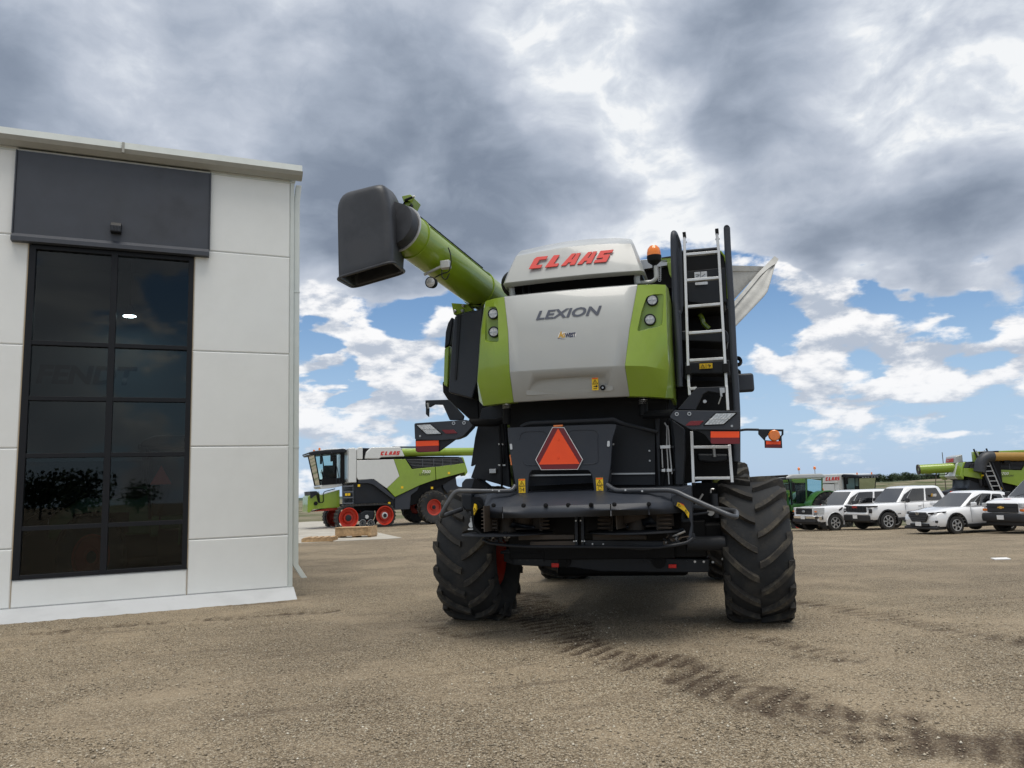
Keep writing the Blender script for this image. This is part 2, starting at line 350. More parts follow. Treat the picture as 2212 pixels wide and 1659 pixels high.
def vcol(v):
    s_=t.n('ShaderNodeSeparateColor'); t.l(v.outputs['Color'],s_.inputs[0]); return s_.outputs[0],s_.outputs[1]
a1,b1=vcol(v1); a2,b2=vcol(v2)
st=[(0,(.072,.055,.035)),(.22,(.19,.150,.100)),(.55,(.350,.282,.194)),(.80,(.50,.415,.30)),(.92,(.48,.43,.335)),(1,(.66,.61,.50))]
c1=t.ramp(a1,st); c2=t.ramp(a2,st); c2=t.mix(t.mr(v2.outputs['Distance'],.42,.62,0,.6),c2,(.05,.04,.028)); big=t.mr(v1.outputs['Distance'],.25,.5,1,0); stones=t.mix(t.m('MULTIPLY',big,t.mr(b1,.25,.6)),c2,c1)
dustn=t.mr(t.noise(o,.55,7,.62),.42,.70)
dcol=t.mix(t.noise(o,14,6,.7),(.23,.184,.127),(.36,.297,.212))
c=t.mix(t.m('MULTIPLY',dustn,.62),stones,dcol)
# faint streaks of worn wheel ruts running along the yard
stv=t.n('ShaderNodeCombineXYZ'); t.l(t.m('MULTIPLY',t.m('ADD',X,t.m('MULTIPLY',Y,.15)),.22),stv.inputs[0]); t.l(t.m('MULTIPLY',t.m('SUBTRACT',Y,t.m('MULTIPLY',X,.30)),1.5),stv.inputs[1])
stn=t.noise(stv.outputs[0],1.6,7,.68); c=t.mix(t.m('MULTIPLY',t.mr(stn,.54,.70),.5),c,(.105,.080,.058)); c=t.mix(t.m('MULTIPLY',t.mr(stn,.40,.26),.35),c,(.33,.285,.21))
c=t.mix(1.0,c,t.mix(t.mr(t.noise(o,.12,4,.6),.3,.7),(.86,.85,.84),(1.14,1.13,1.10)),'MULTIPLY')
mu=t.n('ShaderNodeAttribute',attribute_name='mud').outputs['Fac']
c=t.mix(t.m('MULTIPLY',t.m('MULTIPLY',mu,t.mr(t.noise(o,30,4,.7),.3,.55,.45,1)),.93),c,(.050,.032,.021))
# grassy fields and bare mounds beyond the yard
fn=t.noise(o,.055,7,.65); gn=t.noise(o,1.1,6,.7)
gr=t.mix(gn,(.040,.058,.018),(.105,.120,.045)); soil=t.mix(gn,(.17,.145,.095),(.27,.235,.165))
fld=t.mix(t.mr(t.m('ADD',fn,t.m('MULTIPLY',t.m('ADD',Z,1.0),.09)),.46,.60),gr,soil)
fld=t.mix(t.mr(Y,45,62),t.mix(.2,gr,soil),fld); fld=t.mix(t.mr(Y,330,600),fld,(.05,.075,.045))
edge=t.m('ADD',Y,t.m('MULTIPLY',t.m('SUBTRACT',t.noise(o,.4,5,.7),.5),5)); edge=t.m('ADD',edge,t.mr(X,-6,10,-2,0))
c=t.mix(t.mr(edge,47.5,49.5),c,fld)
t.l(c,b.inputs['Base Color']); b.inputs['Roughness'].default_value=.9; b.inputs['Specular IOR Level'].default_value=.25
h=t.m('ADD',t.m('MULTIPLY',t.mr(v1.outputs['Distance'],0,.6,1,0),.8),t.m('MULTIPLY',t.mr(v2.outputs['Distance'],0,.6,1,0),.5)); h=t.m('MULTIPLY',h,t.m('SUBTRACT',1.15,dustn)); h=t.m('ADD',h,t.m('MULTIPLY',t.noise(o,20,5,.7),.5))
bu=t.n('ShaderNodeBump'); bu.inputs['Strength'].default_value=.85; bu.inputs['Distance'].default_value=.014; t.l(h,bu.inputs['Height']); t.l(bu.outputs[0],b.inputs['Normal'])
ME.materials.append(gm)
# loose stones lying on the near gravel
rnd=random.Random(4); vs_=[];fs_=[]; cols=[]
for i in range(52000):
    y=3.2+7.5*rnd.random()**1.9; x=(rnd.random()*2-1)*(.70*y+.5)
    if noise.noise(Vector((x*.8,y*.8,7)))<-.18+rnd.random()*.25-.12: continue
    r=.004+.0115*rnd.random()**3.0; z=gh(x,y)+r*.25; k=len(vs_); a=rnd.random()*3.14; ca,sa=math.cos(a),math.sin(a); e=.6+.5*rnd.random(); f=.35+.35*rnd.random()
    for q in ((1,0,0),(0,1,0),(-1,0,0),(0,-1,0),(.1,.1,1),(0,0,-1)):
        px,py,pz=q[0]*r+rnd.uniform(-.2,.2)*r,q[1]*r*e+rnd.uniform(-.2,.2)*r,q[2]*r*f; vs_.append((x+ca*px-sa*py,y+sa*px+ca*py,z+pz))
    fs_+=[(k,k+1,k+4),(k+1,k+2,k+4),(k+2,k+3,k+4),(k+3,k,k+4),(k+1,k,k+5),(k+2,k+1,k+5),(k+3,k+2,k+5),(k,k+3,k+5)]; cols+=[rnd.random()]*6
me=D.meshes.new('loose_stones'); me.from_pydata(vs_,[],fs_); me.attributes.new('tone','FLOAT','POINT').data.foreach_set('value',cols); me.shade_smooth()
sm=D.materials.new('pebbles'); sm.use_nodes=True; t=NT(sm.node_tree); b=sm.node_tree.nodes['Principled BSDF']
t.l(t.ramp(t.n('ShaderNodeAttribute',attribute_name='tone').outputs['Fac'],[(0,(.17,.138,.098)),(.4,(.28,.232,.168)),(.8,(.38,.32,.238)),(.95,(.45,.40,.31)),(1,(.70,.66,.56))]),b.inputs['Base Color']); b.inputs['Roughness'].default_value=.85; me.materials.append(sm)
tag(D.objects.new('loose_stones',me),'loose gravel stones strewn over the yard in the foreground','gravel',kind='stuff'); S.collection.objects.link(D.objects['loose_stones'])
# concrete pad
conc=mat('concrete',(.42,.40,.35),.85,var=.12,vs=2,bump=.2,bs=30,dirt=(.30,.26,.21),da=.55,ds=.8)
def z7(x,y): return 630.9+.186*x,943.6+.186*y
pp=[gp(*z7(*q)) for q in [(1280,1178),(1090,1190),(900,1197),(480,1217),(40,1242),(-300,1262)]]+[Vector((-18,44,0)),Vector((-13.2,50,0)),Vector((-11.3,49,0))]+[gp(*z7(*q)) for q in [(660,1043),(980,1112)]]
pd=MB().ex([Vector((p.x,p.y,gh(p.x,p.y)-.05)) for p in pp],(0,0,.065)).build('pavement',conc); tag(pd,kind='structure')
# ================= workshop building =================
wallm=mat('painted precast concrete',(.80,.815,.805),.7,var=.02,vs=2,bump=.12,bs=120,dirt=(.73,.735,.715),da=.3,ds=.9)
clad=mat('charcoal cladding',(.047,.053,.068),.5,var=.08,vs=3,dirt=(.06,.065,.075),da=.5,ds=.7)
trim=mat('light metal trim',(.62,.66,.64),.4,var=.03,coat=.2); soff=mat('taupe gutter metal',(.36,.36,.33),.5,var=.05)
framem=mat('black window frame',(.010,.011,.014),.45,spec=.25); glz=glass('dark window glass',(.50,.57,.58),.85,.012,1.40)
apr=mat('concrete apron paint',(.47,.485,.50),.8,var=.12,vs=1.5,bump=.2,bs=40,dirt=(.40,.41,.43),da=.5)
ba=R(66.7); bd=Vector((math.sin(ba),math.cos(ba),0)); bn=Vector((-bd.y,bd.x,0))          # along the wall to the right; into the building
p0=Vector((-3.46,12.19,0))+bn*.45
BLD=thing('workshop_building','pale grey concrete panel workshop with tall dark window under charcoal cladding','building',p0,0)
BLD.rotation_euler.z=math.pi/2-ba   # local x along the wall to the right, y into the building
def bx(mb,x0,x1,y0,y1,z0,z1): return mb.box(((x0+x1)/2,(y0+y1)/2,(z0+z1)/2),(x1-x0,y1-y0,z1-z0))
# wall panels with V joints; s grows to the left so x=-s
m=MB(); jz=[.98,2.41,3.93,5.59,6.98]
def panel(mb,x0,x1,z0,z1,th=.22):
    bv=.018
    f=[(x0,z0),(x1,z0),(x1,z1),(x0,z1)]; g=[(x0+bv,z0+bv),(x1-bv,z0+bv),(x1-bv,z1-bv),(x0+bv,z1-bv)]
    mb.loft([[Vector((a,th,b)) for a,b in f],[Vector((a,.016,b)) for a,b in f],[Vector((a,0,b)) for a,b in g]])
z=.16
for zz in jz:
    a=-1.535 if z<5.4 else -1.325
    panel(m,a,-.045,z,zz)
    b0=-3.83 if z<5.4 else -4.035
    panel(m,-7.8,b0,z,zz); panel(m,-14,-7.806,z,zz); z=zz+.004
panel(m,-3.824,-1.541,.16,.545)
m.build('wall',wallm,BLD,smooth=0)
# shell behind: side and back walls, floor, roof
m=MB(); bx(m,-.30,-.045,.24,14,.1,6.98); bx(m,-14,-.3,13.8,14,.1,6.98); bx(m,-14.2,-14,0,14,.1,6.98); m.build('side_wall',wallm,BLD,smooth=0)
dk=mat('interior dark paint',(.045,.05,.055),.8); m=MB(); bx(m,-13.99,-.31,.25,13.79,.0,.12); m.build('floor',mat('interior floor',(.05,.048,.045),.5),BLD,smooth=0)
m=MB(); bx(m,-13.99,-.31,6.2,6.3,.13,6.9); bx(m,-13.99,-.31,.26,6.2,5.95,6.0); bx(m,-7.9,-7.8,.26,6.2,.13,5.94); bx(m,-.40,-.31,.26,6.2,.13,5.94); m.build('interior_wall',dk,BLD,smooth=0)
m=MB(); m.ex([(-14.2,0,6.985),(.05,0,6.985),(.05,14.1,6.985),(-14.2,14.1,6.985)],(0,0,.06)); m.build('roof',trim,BLD,smooth=0)
# eave gutter: sloped fascia above, taupe underside
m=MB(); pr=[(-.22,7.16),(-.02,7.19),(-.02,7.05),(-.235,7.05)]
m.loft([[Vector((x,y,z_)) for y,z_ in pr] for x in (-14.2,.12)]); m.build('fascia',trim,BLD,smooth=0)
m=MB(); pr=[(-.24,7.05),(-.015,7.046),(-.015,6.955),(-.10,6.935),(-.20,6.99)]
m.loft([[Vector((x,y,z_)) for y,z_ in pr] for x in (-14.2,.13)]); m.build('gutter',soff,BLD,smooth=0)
m=MB(); bx(m,-2.62,-2.585,-.240,-.2,6.985,7.155)
for i in range(6): m.lathe([(0,.006),(-.006,.004)],(-2.63,-.238,6.995+i*.026),(0,1,0),8)
m.build('gutter_joint',soff,BLD,smooth=0)
m=MB(); bx(m,-14.2,-.05,-.014,-.001,6.90,6.935); m.build('wall_trim',trim,BLD,smooth=0)
# corner trim and downspout
m=MB(); bx(m,-.044,.02,-.012,.3,.16,6.93); m.build('corner_trim',trim,BLD,bevel=.004,smooth=0)
m=MB(); 
for y0,y1 in ((0,0),): 
    m.loft([[Vector((x+dx_,y,z_)) for x,y in((.025,.02),(.115,.02),(.115,.13),(.025,.13))] for z_,dx_ in ((6.9,.03),(6.60,.0),(.50,0),(.28,.14))])
m.build('downspout',trim,BLD,bevel=.006,smooth=0)
for z_ in (2.38,5.0): m=MB(); bx(m,.02,.12,.015,.14,z_,z_+.02); m.build('downspout_strap',trim,BLD,smooth=0)
# cladding panel
m=MB(); bx(m,-4.03,-1.33,-.05,-.004,5.60,6.895); m.build('cladding_panel',clad,BLD,bevel=.006,smooth=0)
m=MB(); m.loft([[Vector((x,y,z_)) for y,z_ in ((-.06,5.60),(-.13,5.535),(-.13,5.47),(-.004,5.47),(-.004,5.598))] for x in (-4.045,-1.32)]); m.build('drip_flashing',clad,BLD,smooth=0)
for x_ in (-4.05,-1.33): m=MB(); bx(m,x_,x_+.018,-.07,-.003,5.60,6.90); m.build('cladding_edge',clad,BLD,smooth=0)
# wall lamp
m=MB(); m.ex([(-2.745,-.051,5.72),(-2.745,-.17,5.72),(-2.745,-.17,5.82),(-2.745,-.13,5.88),(-2.745,-.051,5.88)],(.15,0,0)); wl=m.build('wall_lamp',framem,BLD,bevel=.006,smooth=0)
m=MB(); 
for i in range(7): bx(m,-2.735+i*.02,-2.727+i*.02,-.176,-.171,5.735,5.82)
m.build('grille',clad,wl,smooth=0)
# window
wf=MB(); x0,x1,z0,z1=-3.822,-1.543,.548,5.455; xm=-2.68; fz=[1.26,2.30,3.14,3.97]
bx(wf,x0,x0+.09,-.012,.14,z0,z1); bx(wf,x1-.075,x1,-.012,.14,z0,z1); bx(wf,xm-.045,xm+.045,-.010,.14,z0,z1)
for a,b in ((x0+.09,xm-.045),(xm+.045,x1-.075)):
    bx(wf,a,b,-.011,.14,z0,z0+.06); bx(wf,a,b,-.011,.14,z1-.06,z1)
    for q in fz: bx(wf,a,b,-.009,.14,q-.032,q+.032)
WN=wf.build('window',framem,BLD,bevel=.003,smooth=0)
zz=[z0+.06]+[q for f_ in fz for q in (f_-.032,f_+.032)]+[z1-.06]
for a,b in ((x0+.09,xm-.045),(xm+.045,x1-.075)):
    for i in range(0,10,2):
        m=MB(); bx(m,a-.01,b+.01,.045,.055,zz[i]-.01,zz[i+1]+.01); m.build('pane',glz,WN,smooth=0)
seal=mat('buff sealant',(.42,.33,.22),.8); m=MB()
bx(m,-3.833,-3.823,-.004,.02,.56,5.46); bx(m,-1.542,-1.534,-.004,.02,.56,5.46); bx(m,-3.829,-3.823,.004,.02,.16,.545); bx(m,-1.541,-1.536,.004,.02,.16,.545); m.build('sealant',seal,BLD,smooth=0)
# apron at the foot of the wall
m=MB(); m.loft([[Vector((x,y,z_)) for y,z_ in ((-.45,-.08),(-.45,.012),(-.02,.158),(.1,.158),(.1,-.08))] for x in (-14,.04)]); m.build('concrete_apron',apr,BLD,bevel=.01,smooth=0)
# inside: lettering on the wall, a lit pendant lamp, the tractor comes later
def bw(x,y,z): return BLD.matrix_basis@Vector((x,y,z)) if False else p0+bd*x+bn*y+Vector((0,0,z))
def bhit(u,v,y): q=hit(u,v,p0+bn*y,bn)-p0; return Vector((q.dot(bd),y,q.z))
M['sgn']=mat('dark sign letters',(.012,.016,.018),.5); sb=mat('hanging sign board',(.115,.135,.14),.8)
a=bhit(-60,1000,3.0); b=bhit(470,560,3.0); SG=thing('hanging_sign','dull sign board with large black capital letters inside the tall window','sign',bw(a.x,3.0,a.z)); SG.rotation_euler.z=BLD.rotation_euler.z
m=MB().box(((b.x-a.x)/2,.02,(b.z-a.z)/2),(b.x-a.x,.03,b.z-a.z)); m.build('board',sb,SG,smooth=0)
c_=bhit(75,826,3.0); e_=bhit(287,826,3.0); text_mesh('FENDT',.46,'lettering','sgn',SG,(c_.x-a.x,0,c_.z-a.z),(1,0,0),(0,0,1),.004,1.12,.15,.018)
q=bhit(280,683,2.2); PL=thing('pendant_lamp','lit round ceiling lamp hanging inside behind the upper right pane','lamp',bw(q.x,2.2,q.z)); PL.rotation_euler.z=BLD.rotation_euler.z
MB().lathe([(0,.01),(.0,.115),(.05,.10),(.12,.05),(.2,.02)],(0,0,0),(0,0,1),24).build('lamp_shade','steel',PL)
M['lit']=mat('lit lamp disc',(1,1,1),.5,emit=70,var=0); MB().lathe([(-.006,.001),(-.006,.10),(-.002,.105)],(0,0,0),(0,0,1),24).build('diffuser','lit',PL)
MB().tube([(0,0,.2),(0,0,1.6)],.008,6).build('cable','black',PL)
# ================= the near combine, seen from behind =================
YAW=R(14); CO=Vector((1.18,9.6,0)); cex=Vector((math.cos(YAW),-math.sin(YAW),0)); cey=Vector((math.sin(YAW),math.cos(YAW),0))
ZO={0:(0,0,1,1),1:(685.8,356.6,.2728,.2728),2:(1234.4,466.3,.2232,.2232),3:(877.8,822.9,.1984,.1984),4:(1261.8,822.9,.2232,.2232),5:(877.8,1069.8,.1984,.1984),6:(1261.8,1042.4,.2232,.2232),15:(1398.9,466.3,.1488,.1488),16:(1014.9,493.7,.24466,.24466)}
def Q(z,x,y,d):
    """traced point lying in the machine's cross plane at depth d (metres forward of the rear axle)"""
    a,b,c_,e_=ZO[z]; q=hit(a+c_*x,b+e_*y,CO+cey*d,cey)-CO; return Vector((q.dot(cex),d,q.z))
def QP(z,pts,d): return [Q(z,x,y,d) for x,y in pts]
CB=thing('combine_harvester','large green and white combine harvester seen from behind with its unloading auger swung out','combine',CO)
CB.rotation_euler.z=-YAW
UX,UY,UZ=Vector((1,0,0)),Vector((0,1,0)),Vector((0,0,1))
def plate(z,pts,d,th,name,m,parent=CB,bevel=.006,rnd_=0,smooth=35):
    p=QP(z,pts,d); 
    if rnd_: p=round_poly(p,rnd_)
    return MB().ex(p,UY*th).build(name,m,parent,bevel=bevel,smooth=smooth)
def bxl(name,m,x0,x1,y0,y1,z0,z1,parent=CB,bevel=.01):
    return MB().box(((x0+x1)/2,(y0+y1)/2,(z0+z1)/2),(x1-x0,y1-y0,z1-z0)).build(name,m,parent,bevel=bevel)
# --- core body (dark), grain tank and flanks further forward
bxl('body_core','black',-.95,.80,-.95,4.6,1.35,3.35)
bxl('engine_deck','black',-1.10,.62,-.75,3.2,3.3,3.72)
bxl('grain_tank','white',-1.45,1.35,1.2,4.4,3.0,3.85,bevel=.06)
bxl('chassis_frame','black',-.75,.75,-.6,5.2,.75,1.36)
fp=[(.7,1.9),(1.6,1.35),(3.2,1.5),(4.4,2.1),(5.0,2.1),(5.0,3.7),(1.2,3.7),(.7,3.5)]
for s_ in (-1,1): 
    MB().ex([((1.22 if s_>0 else -1.5),y,z) for y,z in fp],UX*(.1*s_)).build('side_cladding','green',CB,bevel=.03)
# cab, partly beyond the grain tank
bxl('cab','black',-1.0,1.0,4.9,6.6,1.9,3.75,bevel=.1); bxl('cab_roof','white',-1.1,1.1,4.85,6.9,3.75,3.92,bevel=.08)
# --- rear hood: white middle panel and green wings
def patch(rows,th,name,m,back,nx=8,bul=.03,parent=CB):
    """rows: list of (left, right) points from top to bottom; smooth bulged sheet with thickness"""
    n=nx; f=[]; 
    for a,b in rows: f.append([a.lerp(b,i/n)-UY*(bul*(1-(2*i/n-1)**2)) for i in range(n+1)])
    mb=MB(); k=len(rows); vf=[p for r in f for p in r]; vb=[p+UY*th for p in vf]; F=[]
    N=len(vf); w_=n+1
    for j in range(k-1):
        for i in range(n): a=j*w_+i; F+= [(a,a+w_,a+w_+1,a+1),(a+N,a+1+N,a+w_+1+N,a+w_+N)]
    for i in range(n): F+=[(i,i+1,i+1+N,i+N),((k-1)*w_+i,(k-1)*w_+i+N,(k-1)*w_+i+1+N,(k-1)*w_+i+1)]
    for j in range(k-1): a=j*w_; F+=[(a,a+N,a+w_+N,a+w_),(a+n,a+w_+n,a+w_+n+N,a+n+N)]
    return mb.add(vf+vb,F).build(name,m,parent,bevel=.012)
yt,yc,yb=-1.50,-1.66,-1.50
LS=[(302,606,yt-.01),(335,900,-1.60),(350,1268,yc),(385,1533,yb)]; RS=[(1480,499,yt-.01),(1410,880,-1.60),(1369,1212,yc),(1410,1481,yb)]
def q16(t_): return Q(16,*t_)
rows=[]
LSp=[q16(a) for a in LS]; RSp=[q16(a) for a in RS]
tl,tr=Q(16,304,600,yt+.08),Q(16,1480,492,yt+.08)
rows=[(tl,tr)]+[(a,b) for a,b in zip(LSp,RSp)]
RP=patch(rows,.05,'rear_panel','white',0,10,.035)
# pocket in the lower part
ck=MB().loft([[Q(16,x,y,-1.85) for x,y in ((478,1268),(1232,1215),(1290,1440),(485,1482))],[Q(16,x,y,-1.56) for x,y in ((520,1300),(1190,1262),(1180,1390),(600,1330))]]).build('c','white')
ck2=MB().ex(QP(16,[(495,1300),(575,1330),(1185,1300),(1268,1428),(492,1470)],-1.9),UY*.27)
# shallow pocket: moulding ridge shapes laid on the panel
D.objects.remove(ck)
mo=MB()
a,b_,c_,d_=[Q(16,*p,-1.675) for p in ((478,1272),(1235,1222),(1190,1300),(570,1338))]
e1,f1=Q(16,492,1470,-1.60),Q(16,1272,1425,-1.60)
hole=[Q(16,478,1270,-1.9),Q(16,1235,1220,-1.9),Q(16,1272,1425,-1.9),Q(16,492,1470,-1.9)]
deep=[Q(16,575,1336,-1.60),Q(16,1180,1298,-1.60),Q(16,1240,1418,-1.575),Q(16,520,1462,-1.575)]
cutr=MB().loft([round_poly(hole,.05),round_poly(deep,.05)]).build('cutter','white',smooth=0)
q=RP.modifiers.new('b','BOOLEAN'); 
RP.modifiers.remove(q)
# thick backing so that the pocket has a floor
cut(RP,cutr)
deep2=[p+UY*.012 for p in deep]; MB().ex(round_poly([Q(16,548,1310,-1.605),Q(16,1205,1275,-1.605),Q(16,1275,1430,-1.565),Q(16,488,1474,-1.565)],.04),UY*.02).build('handle_recess','white',CB)
LX=text_mesh('LEXION',.140,'model_lettering','slate',CB,Q(16,578,806,-1.603),Q(16,1110,762,-1.598)-Q(16,578,806,-1.603),UZ+UY*.12,.004,1.40,.28,.004)
from mathutils.bvhtree import BVHTree
import bmesh as _bm
bb=_bm.new(); bb.from_mesh(LX.data)
for _ in range(3): _bm.ops.subdivide_edges(bb,edges=[e for e in bb.edges if e.calc_length()>.03],cuts=1,use_grid_fill=False); _bm.ops.triangulate(bb,faces=bb.faces)
bv=BVHTree.FromPolygons([v.co.copy() for v in RP.data.vertices],[tuple(p.vertices) for p in RP.data.polygons])
for v in bb.verts:
    h_=bv.ray_cast(Vector((v.co.x,-3,v.co.z)),UY)
    if h_[0]: v.co.y=h_[0].y-.005
bb.to_mesh(LX.data); bb.free()
def wing(side):
    if side<0:
        pts=[[(304,604,yt),(215,618,yt+.01),(140,640,yt+.06),(128,668,yt+.12)],[(335,900,-1.595),(220,905,-1.58),(102,900,-1.48),(94,905,-1.40)],[(349,1270,yc),(200,1300,-1.62),(68,1348,-1.52),(64,1352,-1.42)],[(384,1534,yb),(240,1548,-1.48),(118,1565,-1.44),(84,1525,-1.38)]]
        tip=[(118,1565,-1.44),(136,1636,-1.38),(84,1525,-1.37)]
    else:
        pts=[[(1482,498,yt),(1640,493,yt),(1728,497,yt+.04),(1752,530,yt+.14)],[(1412,880,-1.595),(1580,870,-1.58),(1738,872,-1.50),(1762,870,-1.34)],[(1371,1211,yc),(1560,1215,-1.64),(1755,1250,-1.56),(1782,1215,-1.36)],[(1411,1481,yb),(1580,1484,-1.48),(1730,1495,-1.45),(1800,1500,-1.30)]]
        tip=[(1730,1495,-1.45),(1790,1556,-1.38),(1804,1510,-1.28)]
    R_=[[Q(16,*p) for p in r] for r in pts]; th=.10; F=[]; V=[p for r in R_ for p in r]; k=len(R_); w_=4; N=len(V); VB=[p+UY*th+(UX*(.03 if side<0 else -.03)) for p in V]
    for j in range(k-1):
        for i in range(w_-1): a=j*w_+i; F+=[(a,a+w_,a+w_+1,a+1),(a+N,a+1+N,a+w_+1+N,a+w_+N)]
    for i in range(w_-1): F+=[(i,i+1,i+1+N,i+N),((k-1)*w_+i,(k-1)*w_+i+N,(k-1)*w_+i+1+N,(k-1)*w_+i+1)]
    for j in range(k-1): a=j*w_; F+=[(a,a+N,a+w_+N,a+w_),(a+w_-1,a+2*w_-1,a+2*w_-1+N,a+w_-1+N)]
    o=MB().add(V+VB,F).build('corner_panel','green',CB)
    # lamp pocket
    if side<0: h=[(140,688),(232,685),(250,740),(268,1012),(132,1000)]; ls=[(207,752,47),(212,913,45)]; br=[(148,850),(262,862)]
    else: h=[(1562,600),(1600,585),(1720,560),(1700,860),(1480,920),(1520,720)]; ls=[(1611,632,47),(1591,805,47)]; br=[(1520,760),(1690,725)]
    c=MB().loft([[p+UY*-.3 for p in round_poly([Q(16,x,y,-1.56) for x,y in h],.03)],[p for p in round_poly([Q(16,x,y,-1.525) for x,y in h],.03)],[p for p in round_poly([Q(16,x+( .12*((207 if side<0 else 1605)-x)),y+.1*(800-y),-1.45) for x,y in h],.03)]]).build('cutter','green',smooth=0)
    cut(o,c); so_=o.modifiers.new('b','BEVEL'); so_.width=.012; so_.segments=2; so_.limit_method='ANGLE'; so_.angle_limit=R(35)
    MB().ex(round_poly([Q(16,x,y,-1.475) for x,y in h],.03),UY*.02).build('lamp_recess','green',CB)
    for x,y,r in ls:
        p=Q(16,x,y,-1.50); rr=.062
        lm=MB().lathe([(.05,.02),(.05,rr),(-.012,rr),(-.018,rr-.004),(-.018,rr-.008),(-.004,rr-.010)],p,(0,1,0),28).build('work_lamp','dgrey',CB)
        MB().lathe([(.003,rr-.010),(-.008,rr-.014),(-.014,.001)],p,(0,1,0),28).build('lens','lens',lm)
        mm=MB(); mm.box(p-UY*.012,(.006,.008,2*rr-.04)); mm.box(p-UY*.012,(2*rr-.04,.0075,.006)); mm.build('lens_divider','steel',lm,smooth=0)
    return o
wing(-1); wing(1)
# flank of the hood running forward on the right and left
for s_,pl in ((1,[(1752,530,-1.36),(1762,870,-1.34),(1784,1215,-1.36),(1800,1500,-1.30)]),(-1,[(128,668,-1.38),(94,905,-1.40),(64,1352,-1.42),(84,1525,-1.38)])):
    a=[Q(16,*p) for p in pl]; b=[p+UY*.75 for p in a]; MB().loft([a+[p-UX*s_*.03 for p in a[::-1]],b+[p-UX*s_*.03 for p in b[::-1]]]).build('hood_flank','green',CB)
# --- small marks on the white panel
def label(z,pts,d,parent=CB,m='yellow',name='warning_label',sym=0,redtop=True,land=False):
    p=QP(z,pts,d); o=MB().ex(p,UY*.003).build(name,m,parent,smooth=0)
    tl_,tr_,br_,bl_=p; ux=(tr_-tl_); uy=(bl_-tl_)
    def at(a,b,n_=.0015): return tl_+ux*a+uy*b-UY*n_
    g=MB()
    if redtop: MB().ex([at(.06,.02),at(.94,.02),at(.94,.10),at(.06,.10)],-UY*.001).build('red_strip','orange',o,smooth=0)
    cells=[(.5,.33),(.5,.74)] if not land else [(.27,.55),(.74,.55)]
    a_,b_=(.38,.17) if not land else (.17,.36)
    x,y=cells[0]
    for (x1,y1),(x2,y2) in (((x,y-b_),(x+a_,y+b_)),((x+a_,y+b_),(x-a_,y+b_)),((x-a_,y+b_),(x,y-b_))): g.tube([at(x1,y1),at(x2,y2)],.0022,4)
    g.tube([at(x,y-b_*.3),at(x,y+b_*.6)],.0028,4)
    x,y=cells[1]
    if sym==0: g.tube([at(x-.25,y-.04),at(x+.25,y-.04)],.004,4); g.lathe([(0,.012),(.001,.012)],at(x+.2,y-.04),(0,1,0),10,True); g.tube([at(x-.3,y+.13),at(x+.3,y+.13)],.003,4)
    elif sym==1: g.tube([at(x-.3,y-.1),at(x-.3,y+.12),at(x-.12,y+.12),at(x-.12,y-.1),at(x-.3,y-.1)],.002,4); g.tube([at(x-.05,y+.02),at(x+.15,y+.02)],.003,4); g.tube([at(x+.27,y-.12),at(x+.27,y+.14)],.005,4)
    else:
        cc=at(x,y-.03); r=.02; g.tube([cc+UX*r*math.cos(k*.7)+UZ*r*math.sin(k*.7) for k in range(9)],.002,4); g.tube([at(x-.28,y+.17),at(x+.28,y+.17)],.004,4)
    g.tube([at(.04,.53),at(.96,.53)] if not land else [at(.5,.04),at(.5,.96)],.001,4)
    g.build('pictogram','ink',o,smooth=0); return o
yl=-1.588
label(16,[(1076,1318),(1133,1315),(1136,1425),(1080,1428)],yl-.01)
lk=MB().lathe([(.02,.028),(-.012,.028),(-.016,.022),(-.016,.001)],Q(16,1173,1405,yl),(0,1,0),20).build('lock','black',CB); MB().lathe([(0,.011),(-.004,.010),(-.004,.001)],Q(16,1173,1405,yl-.017),(0,1,0),14).build('key_barrel','steel',lk)
# dealer sticker
DS=MB().ex(round_poly(QP(16,[(790,918),(848,916),(852,925),(940,918),(936,962),(858,972),(815,990),(772,970)],-1.646),.01),UY*.002).build('dealer_sticker','sticker',CB,smooth=0)
text_mesh('A',.093,'lettering','gold',DS,Q(16,784,964,-1.648),UX,UZ,.001,.66,.22,.004)
text_mesh('G',.060,'lettering','gold',DS,Q(16,816,962,-1.648),UX,UZ,.001,.66,.1,.003)
text_mesh('WEST',.064,'lettering','navy',DS,Q(16,842,961,-1.648),Q(16,936,955,-1.648)-Q(16,842,961,-1.648),UZ,.001,.66,.06,.003)
m=MB()
for k in range(4): m.tube([Q(16,776+k*16,970+k*2,-1.6485),Q(16,800+k*14,972+k*1,-1.6485),Q(16,822+k*9,986-k*3,-1.6485)],.0028,4)
m.build('field_mark','navy',DS,smooth=0)
# --- hood above, with the maker's lettering
f=[(300,480),(325,523),(1505,408),(1522,378),(1478,225),(1425,135),(1405,90),(1300,88),(1080,98),(880,118),(680,150),(450,196),(372,270)]
yh=-1.25
front=[Q(16,x,y,yh) for x,y in f]
mid=[(385,262),(1428,140),(1512,372),(312,474)]
